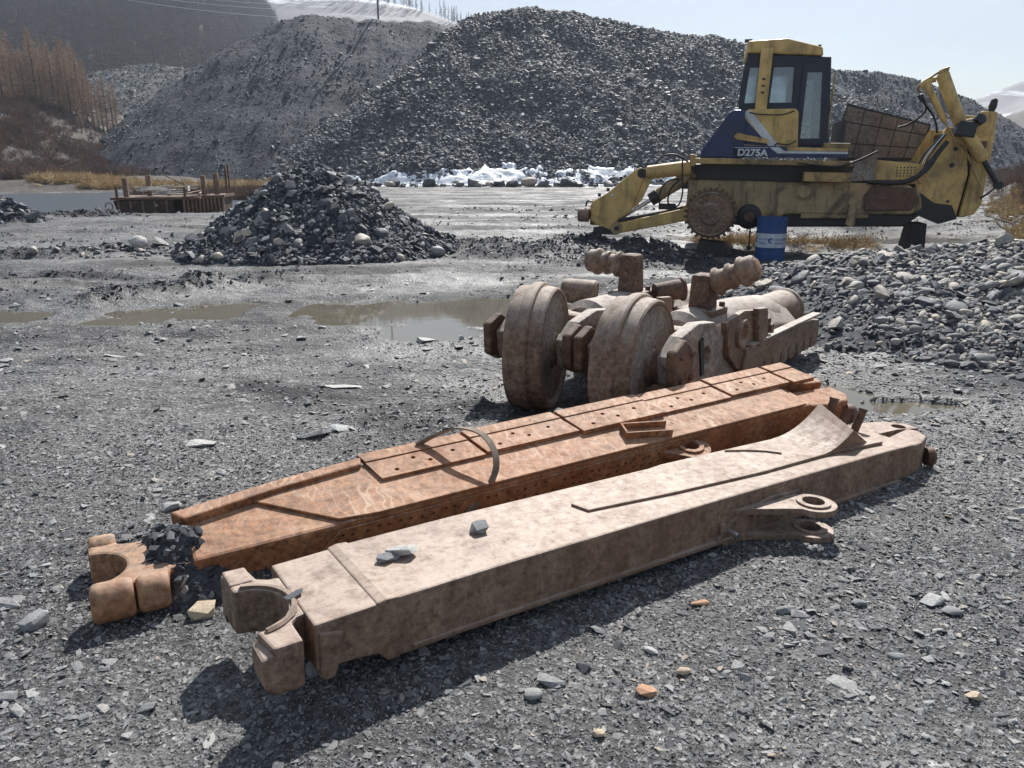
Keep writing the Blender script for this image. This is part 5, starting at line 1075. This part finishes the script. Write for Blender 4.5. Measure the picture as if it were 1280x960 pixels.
# ================================================================== vegetation
def twig_tree(seed, h, nb, spread, mat_t, mat_c, strips=5, thick=.012, droop=-.1, low=.12):
    """bare conifer: trunk mesh and a crown mesh of fine twigs"""
    r = random.Random(seed); tr = MB().tube([(0, 0, 0), (r.uniform(-.1, .1), r.uniform(-.1, .1), h*.5), (r.uniform(-.15, .15), r.uniform(-.15, .15), h)], [h*.011+.02, h*.007+.01, .008], 6)
    vs = []; fs = []
    def strip(a, b, w):
        d = (b-a); s = d.cross(Vector((r.uniform(-1, 1), r.uniform(-1, 1), r.uniform(-1, 1))))
        if s.length < 1e-6: return
        s = s.normalized()*w; n = len(vs); vs.extend([a-s, a+s, b]); fs.append((n, n+1, n+2))
    for i in range(nb):
        t = low+(1-low)*(i/nb)**.9; z = h*t; L = spread*(1-t)**.7*(.55+.6*r.random())+.12; a = r.uniform(0, 6.283)
        p0 = Vector((0, 0, z)); p1 = p0+Vector((math.cos(a)*L, math.sin(a)*L, L*(r.uniform(-.25, .45)+droop))); strip(p0, p1, thick)
        for k in range(strips):
            q = p0.lerp(p1, .25+.75*r.random()); l2 = L*r.uniform(.2, .5); b = a+r.uniform(-1.3, 1.3)
            strip(q, q+Vector((math.cos(b)*l2, math.sin(b)*l2, l2*r.uniform(-.6, .9))), thick*.75)
    tm_ = bpy.data.meshes.new('trunk'); tm_.from_pydata(tr.v, [], tr.f); tm_.materials.append(mat_t)
    cm = bpy.data.meshes.new('crown'); cm.from_pydata([tuple(v) for v in vs], [], fs); cm.materials.append(mat_c); return tm_, cm
kinds = [twig_tree(700+i, 7.4+.4*(i-3)*.5, 250, .95+.08*i, M['bark'], M['larch'], 8, .022) for i in range(6)]
words = ['tall bare larch', 'slim bare larch', 'bushy bare larch']; spots = ['at the edge of the larch stand by the pale track', 'in the front row of the larch stand above the brown bank', 'deep in the larch stand below the forested hillside']
for i in range(72):
    x = -49.2-18*((i*.618034) % 1); y = 93+12*((i*.754877) % 1)
    t = empty('larch_tree', (x, y, float(fB(np.array([x]), np.array([y]))[0])-.1), (0, 0, random.uniform(0, 6.28)))
    sp_i = 0 if x > -52.5 else (1 if y < 97 else 2); s = random.uniform(.78, 1.12)*(1 if x < -52 else .9); t.scale = (s, s, s*random.uniform(.9, 1.1))
    tag(t, 'bare brown larch '+spots[sp_i], 'tree', 'larches above the brown bank, '+('edge', 'front', 'back')[sp_i])
    a, b = kinds[i % 6]; link('trunk', a, None, t); link('crown', b, None, t)
def joined(parts, name):
    vs = []; fs = []; mi = []
    for k, me in enumerate(parts):
        n = len(vs); vs += [tuple(v.co) for v in me.vertices]
        for p in me.polygons: fs.append(tuple(i+n for i in p.vertices)); mi.append(k)
    m = bpy.data.meshes.new(name); m.from_pydata(vs, [], fs)
    for me in parts: m.materials.append(me.materials[0])
    m.polygons.foreach_set('material_index', mi); return m
far_kinds = [joined(twig_tree(800+i, 9, 60, 1.5, M['fartree'], M['fartree'], 2, .15, 0, .1), 'far_tree') for i in range(5)]
C_FAR = proto_set('far_tree_kinds', far_kinds)
X = rng.uniform(-400, -40, 24000); Y = rng.uniform(135, 440, 24000); Z = fH(X, Y); k = (Z > 1) & (np.abs(X) < Y*.95+20) & (X < -.20*Y); X, Y, Z = X[k], Y[k], Z[k]
s = rng.uniform(.7, 1.25, len(X)); tag(scatter('forest', np.stack([X, Y, Z-.3], 1), np.stack([0*s, 0*s, rng.uniform(0, 6.28, len(X))], 1), np.stack([s, s, s], 1), C_FAR), 'bare dark forest covering the far hillside', 'forest', kind='stuff')
n = 260; ii = rng.uniform(0, 1, n); X = sx1[0]+(sx1[-1]-sx1[0])*ii; Z = np.interp(X, sx1, sz1); s = rng.uniform(.35, .8, n)
tag(scatter('ridge_trees', np.stack([X, np.full(n, 478.)+rng.uniform(-12, 2, n), Z-1.5], 1), np.stack([0*s, 0*s, rng.uniform(0, 6.28, n)], 1), np.stack([s*1.2, s*1.2, s*1.3], 1), C_FAR), 'sparse bare trees along the snowy ridge', 'trees', kind='stuff')

def brush(seed, h, n, spread, mat, th=.010):
    r = random.Random(seed); vs = []; fs = []
    for i in range(n):
        a = r.uniform(0, 6.28); b = Vector((math.cos(a), math.sin(a), 0))*spread*r.random()*.35; tip = b+Vector((math.cos(a)*spread*r.uniform(0, .7), math.sin(a)*spread*r.uniform(0, .7), h*r.uniform(.45, 1)))
        mid = (b+tip)/2+Vector((r.uniform(-.1, .1), r.uniform(-.1, .1), .05*h))
        for p, q in ((b, mid), (mid, tip), (mid, mid+Vector((r.uniform(-.3, .3)*spread, r.uniform(-.3, .3)*spread, h*r.uniform(.1, .4))))):
            s = (q-p).cross(Vector((r.uniform(-1, 1), r.uniform(-1, 1), .3))).normalized()*th; k = len(vs); vs += [p-s, p+s, q]; fs.append((k, k+1, k+2))
    me = bpy.data.meshes.new('brush'); me.from_pydata([tuple(v) for v in vs], [], fs); me.materials.append(mat); return me
C_BR = proto_set('brush_kinds', [brush(900+i, 1.1, 60, .9, M['redtwig' if i % 3 else 'twig'], .013) for i in range(6)])
C_ST = proto_set('straw_kinds', [brush(950+i, .42, 70, .6, M['straw'], .012) for i in range(4)])
X = rng.uniform(-95, -36, 9000); Y = rng.uniform(57, 98, 9000); k = (np.abs(X) < Y*.75+6) & (rng.uniform(size=9000) < .25+.8*sstep(-.1, .4, fbm(X*.15, Y*.15, 3, 61))) & (fB(X, Y) > .6); X, Y = X[k], Y[k]; s = rng.uniform(.5, 1.25, len(X))
tag(scatter('brush', np.stack([X, Y, fB(X, Y)-.05], 1), rots(len(X), .35), np.stack([s*1.2, s*1.2, s], 1), C_BR), 'tangled red brown brush on the left bank', 'brush', kind='stuff')
X = rng.uniform(-80, -38, 14000); Y = rng.uniform(55, 96, 14000); k = (fB(X, Y) > .2) & (fbm(X*.2, Y*.2, 3, 63) > -.1); X, Y = X[k], Y[k]; sz = .22*np.exp(rng.normal(0, .5, len(X)))
scatter('bank_rubble', np.stack([X, Y, fB(X, Y)], 1), rots(len(X), .5), scls(sz), C_RUB, bank)
X = rng.uniform(10, 48, 5200); Y = rng.uniform(17.5, 60, 5200); zb = fB2(X, Y); k = (zb > .25) & (np.abs(X) < Y*.9) & (rng.uniform(size=5200) < .35+.6*sstep(-.2, .4, fbm(X*.3, Y*.3, 3, 62))); X, Y, zb = X[k], Y[k], zb[k]; s = rng.uniform(.45, 1.1, len(X))
tag(scatter('brush', np.stack([X, Y, zb-.05], 1), rots(len(X), .3), np.stack([s, s, s*1.1], 1), C_BR), 'dry red brown brush on the low bank beyond the pond', 'brush', kind='stuff')
X = rng.uniform(9, 30, 4000); Y = rng.uniform(17, 34, 4000); zb = fB2(X, Y); k = zb > -.2; X, Y, zb = X[k], Y[k], zb[k]; sz = .10*np.exp(rng.normal(0, .5, len(X)))
scatter('bank_rubble', np.stack([X, Y, zb], 1), rots(len(X), .5), scls(sz), C_COB, bank2)
X = rng.uniform(-36, -18, 2600); Y = rng.uniform(57, 64, 2600)+1.5*fbm(X*.3, X*0, 2, 3); X = X*Y/60; k = fbm(X*.3, Y*.5, 3, 77) > -.25; X, Y = X[k], Y[k]; s = rng.uniform(.5, 1.2, len(X)); zz = np.maximum(fB(X, Y), gz(X, Y))
tag(scatter('dry_grass', np.stack([X, Y, zz-.03], 1), rots(len(X), .5), np.stack([s*1.6, s*1.6, s*.5], 1), C_ST), 'strip of yellow dry grass behind the pond', 'grass', kind='stuff')
X = rng.uniform(4.2, 8.2, 260); Y = rng.uniform(16.8, 19.2, 260)+.15*rng.normal(size=260); s = rng.uniform(.12, .34, 260)
tag(scatter('dry_grass', np.stack([X, Y, gz(X, Y)-.02], 1), rots(260, .9), np.stack([s*2.4, s*2.4, s*.4], 1), C_ST), 'flattened straw on the ground under the bulldozer', 'grass', kind='stuff')
X = rng.uniform(13, 24, 700); Y = rng.uniform(19, 34, 700); zb = fB2(X, Y); k = zb > -.25; X, Y, zb = X[k], Y[k], zb[k]; s = rng.uniform(.5, 1, len(X))
tag(scatter('dry_grass', np.stack([X, Y, zb], 1), rots(len(X), .5), np.stack([s, s, s], 1), C_ST), 'tufts of dry grass along the low bank', 'grass', kind='stuff')
# driftwood
logs = [(-14.8, 45, 3.4, .9, 25, 'leaning grey branch propped in the brush behind the pontoon'), (-17.3, 46, 3.0, .7, -160, 'forked grey trunk lying behind the pontoon posts'), (-11.4, 45.5, 2.2, .8, 60, 'short pale branch sticking up behind the pontoon deck'),
        (-38, 66, 6, .35, -40, 'fallen grey log on the brown bank'), (-45, 72, 6.5, .4, 150, 'long fallen trunk below the larches'), (-34, 63, 4.5, .45, -60, 'thin fallen pole at the foot of the brown bank'), (14.8, 22.6, 1.5, .35, 110, 'bleached forked stick on the low bank'), (17.5, 25, 1.3, .5, 130, 'curved pale stick on the low bank'), (3.9, 8.35, .42, .5, 50, 'thin stick poking out of the cobble heap')]
for x, y, L, p, a, lab in logs:
    zz = max(float(f_(np.array([x]), np.array([y]))[0]) for f_ in ((gz, fB) if x < 0 else (gz, fB2) if x > 10 else (gz, fR)))
    a = R(a); d = Vector((math.cos(a)*math.cos(p*.8), math.sin(a)*math.cos(p*.8), math.sin(p*.8))); r0 = L*.018+.006
    t = empty('branch', (x, y, zz-.05), label=lab, cat='branch')
    MB().tube(smooth_path([(0, 0, 0), tuple(d*L*.35+Vector((0, 0, .03*L))), tuple(d*L*.7), tuple(d*L+Vector((.02*L, 0, -.03*L)))], 3), [r0*(1-.06*i) for i in range(10)], 7).build('stem', M['wood'], t, smooth=50)
    MB().tube([tuple(d*L*.55), tuple(d*L*.8+Vector((.08*L, .02*L, .13*L)))], [r0*.5, r0*.2], 5).build('twig', M['wood'], t)
X = rng.uniform(-21, -9, 900); Y = rng.uniform(43.5, 49, 900); s = rng.uniform(.5, 1.1, 900)
tag(scatter('brush', np.stack([X, Y, gz(X, Y)], 1), rots(900, .6), np.stack([s, s, s*.9], 1), C_BR), 'tangle of dead brush behind the pontoon', 'brush', kind='stuff')

# ================================================================== power line
px_, py_, pz_ = at(473, 25, 109)
up_ = empty('utility_pole', (px_, py_, float(fE(np.array([px_]), np.array([py_]))[0])-.6), label='thin utility pole standing on the crest of the crushed slate heap', cat='utility pole')
MB().tube([(0, 0, 0), (0, 0, 9)], [.13, .10], 10).build('pole', M['bark'], up_, smooth=40); ca = MB().box(-.9, .9, -.06, .06, 8.3, 8.42).build('crossarm', M['bark'], up_)
for q in (-.8, 0, .8): MB().lathe([(0, .05), (.12, .06), (.16, .02)], (q, 0, 8.42), (0, 0, 1), 8).build('insulator', M['white'], ca)
for i, (p0, p1, lab) in enumerate((((90, -12), (372, 22), 'lowest wire of the power line crossing before the forested hillside'), ((120, -14), (385, 12), 'middle wire of the power line crossing before the forested hillside'), ((150, -16), (400, 6), 'upper wire of the power line crossing before the forested hillside'))):
    a = Vector(at(*p0, 96)); b = Vector(at(*p1, 128)); a2 = a+(a-b)*1.2+Vector((0, 0, 3)); pts_ = []
    for k in range(25): t = k/24; p = a2.lerp(b, t); p.z -= 3.2*4*t*(1-t)*.8; pts_.append(p)
    sh = a.z-min((p for p in pts_), key=lambda p: (p-a).length).z
    for k, p in enumerate(pts_): p.z += sh*(1-abs(k/24-.55)/.55 if k/24 < .55 else 1-(k/24-.55)/.45)
    tag(MB().tube(pts_, .028, 5).build('power_wire', M['wire'], None, smooth=60), lab, 'wire', 'power line wires')

# ================================================================== air
hz_ = MB().box(-480, 480, -30, 660, -12, 122).build('haze', None); tag(hz_, kind='stuff')
hm_ = bpy.data.materials.new('thin_haze'); hm_.use_nodes = True; hn = hm_.node_tree.nodes; hn.clear(); ho = hn.new('ShaderNodeOutputMaterial'); hv = hn.new('ShaderNodeVolumePrincipled')
hv.inputs['Color'].default_value = (.80, .88, 1, 1); hv.inputs['Density'].default_value = .00038; hv.inputs['Anisotropy'].default_value = .35
hm_.node_tree.links.new(hv.outputs[0], ho.inputs['Volume']); hz_.data.materials.append(hm_)
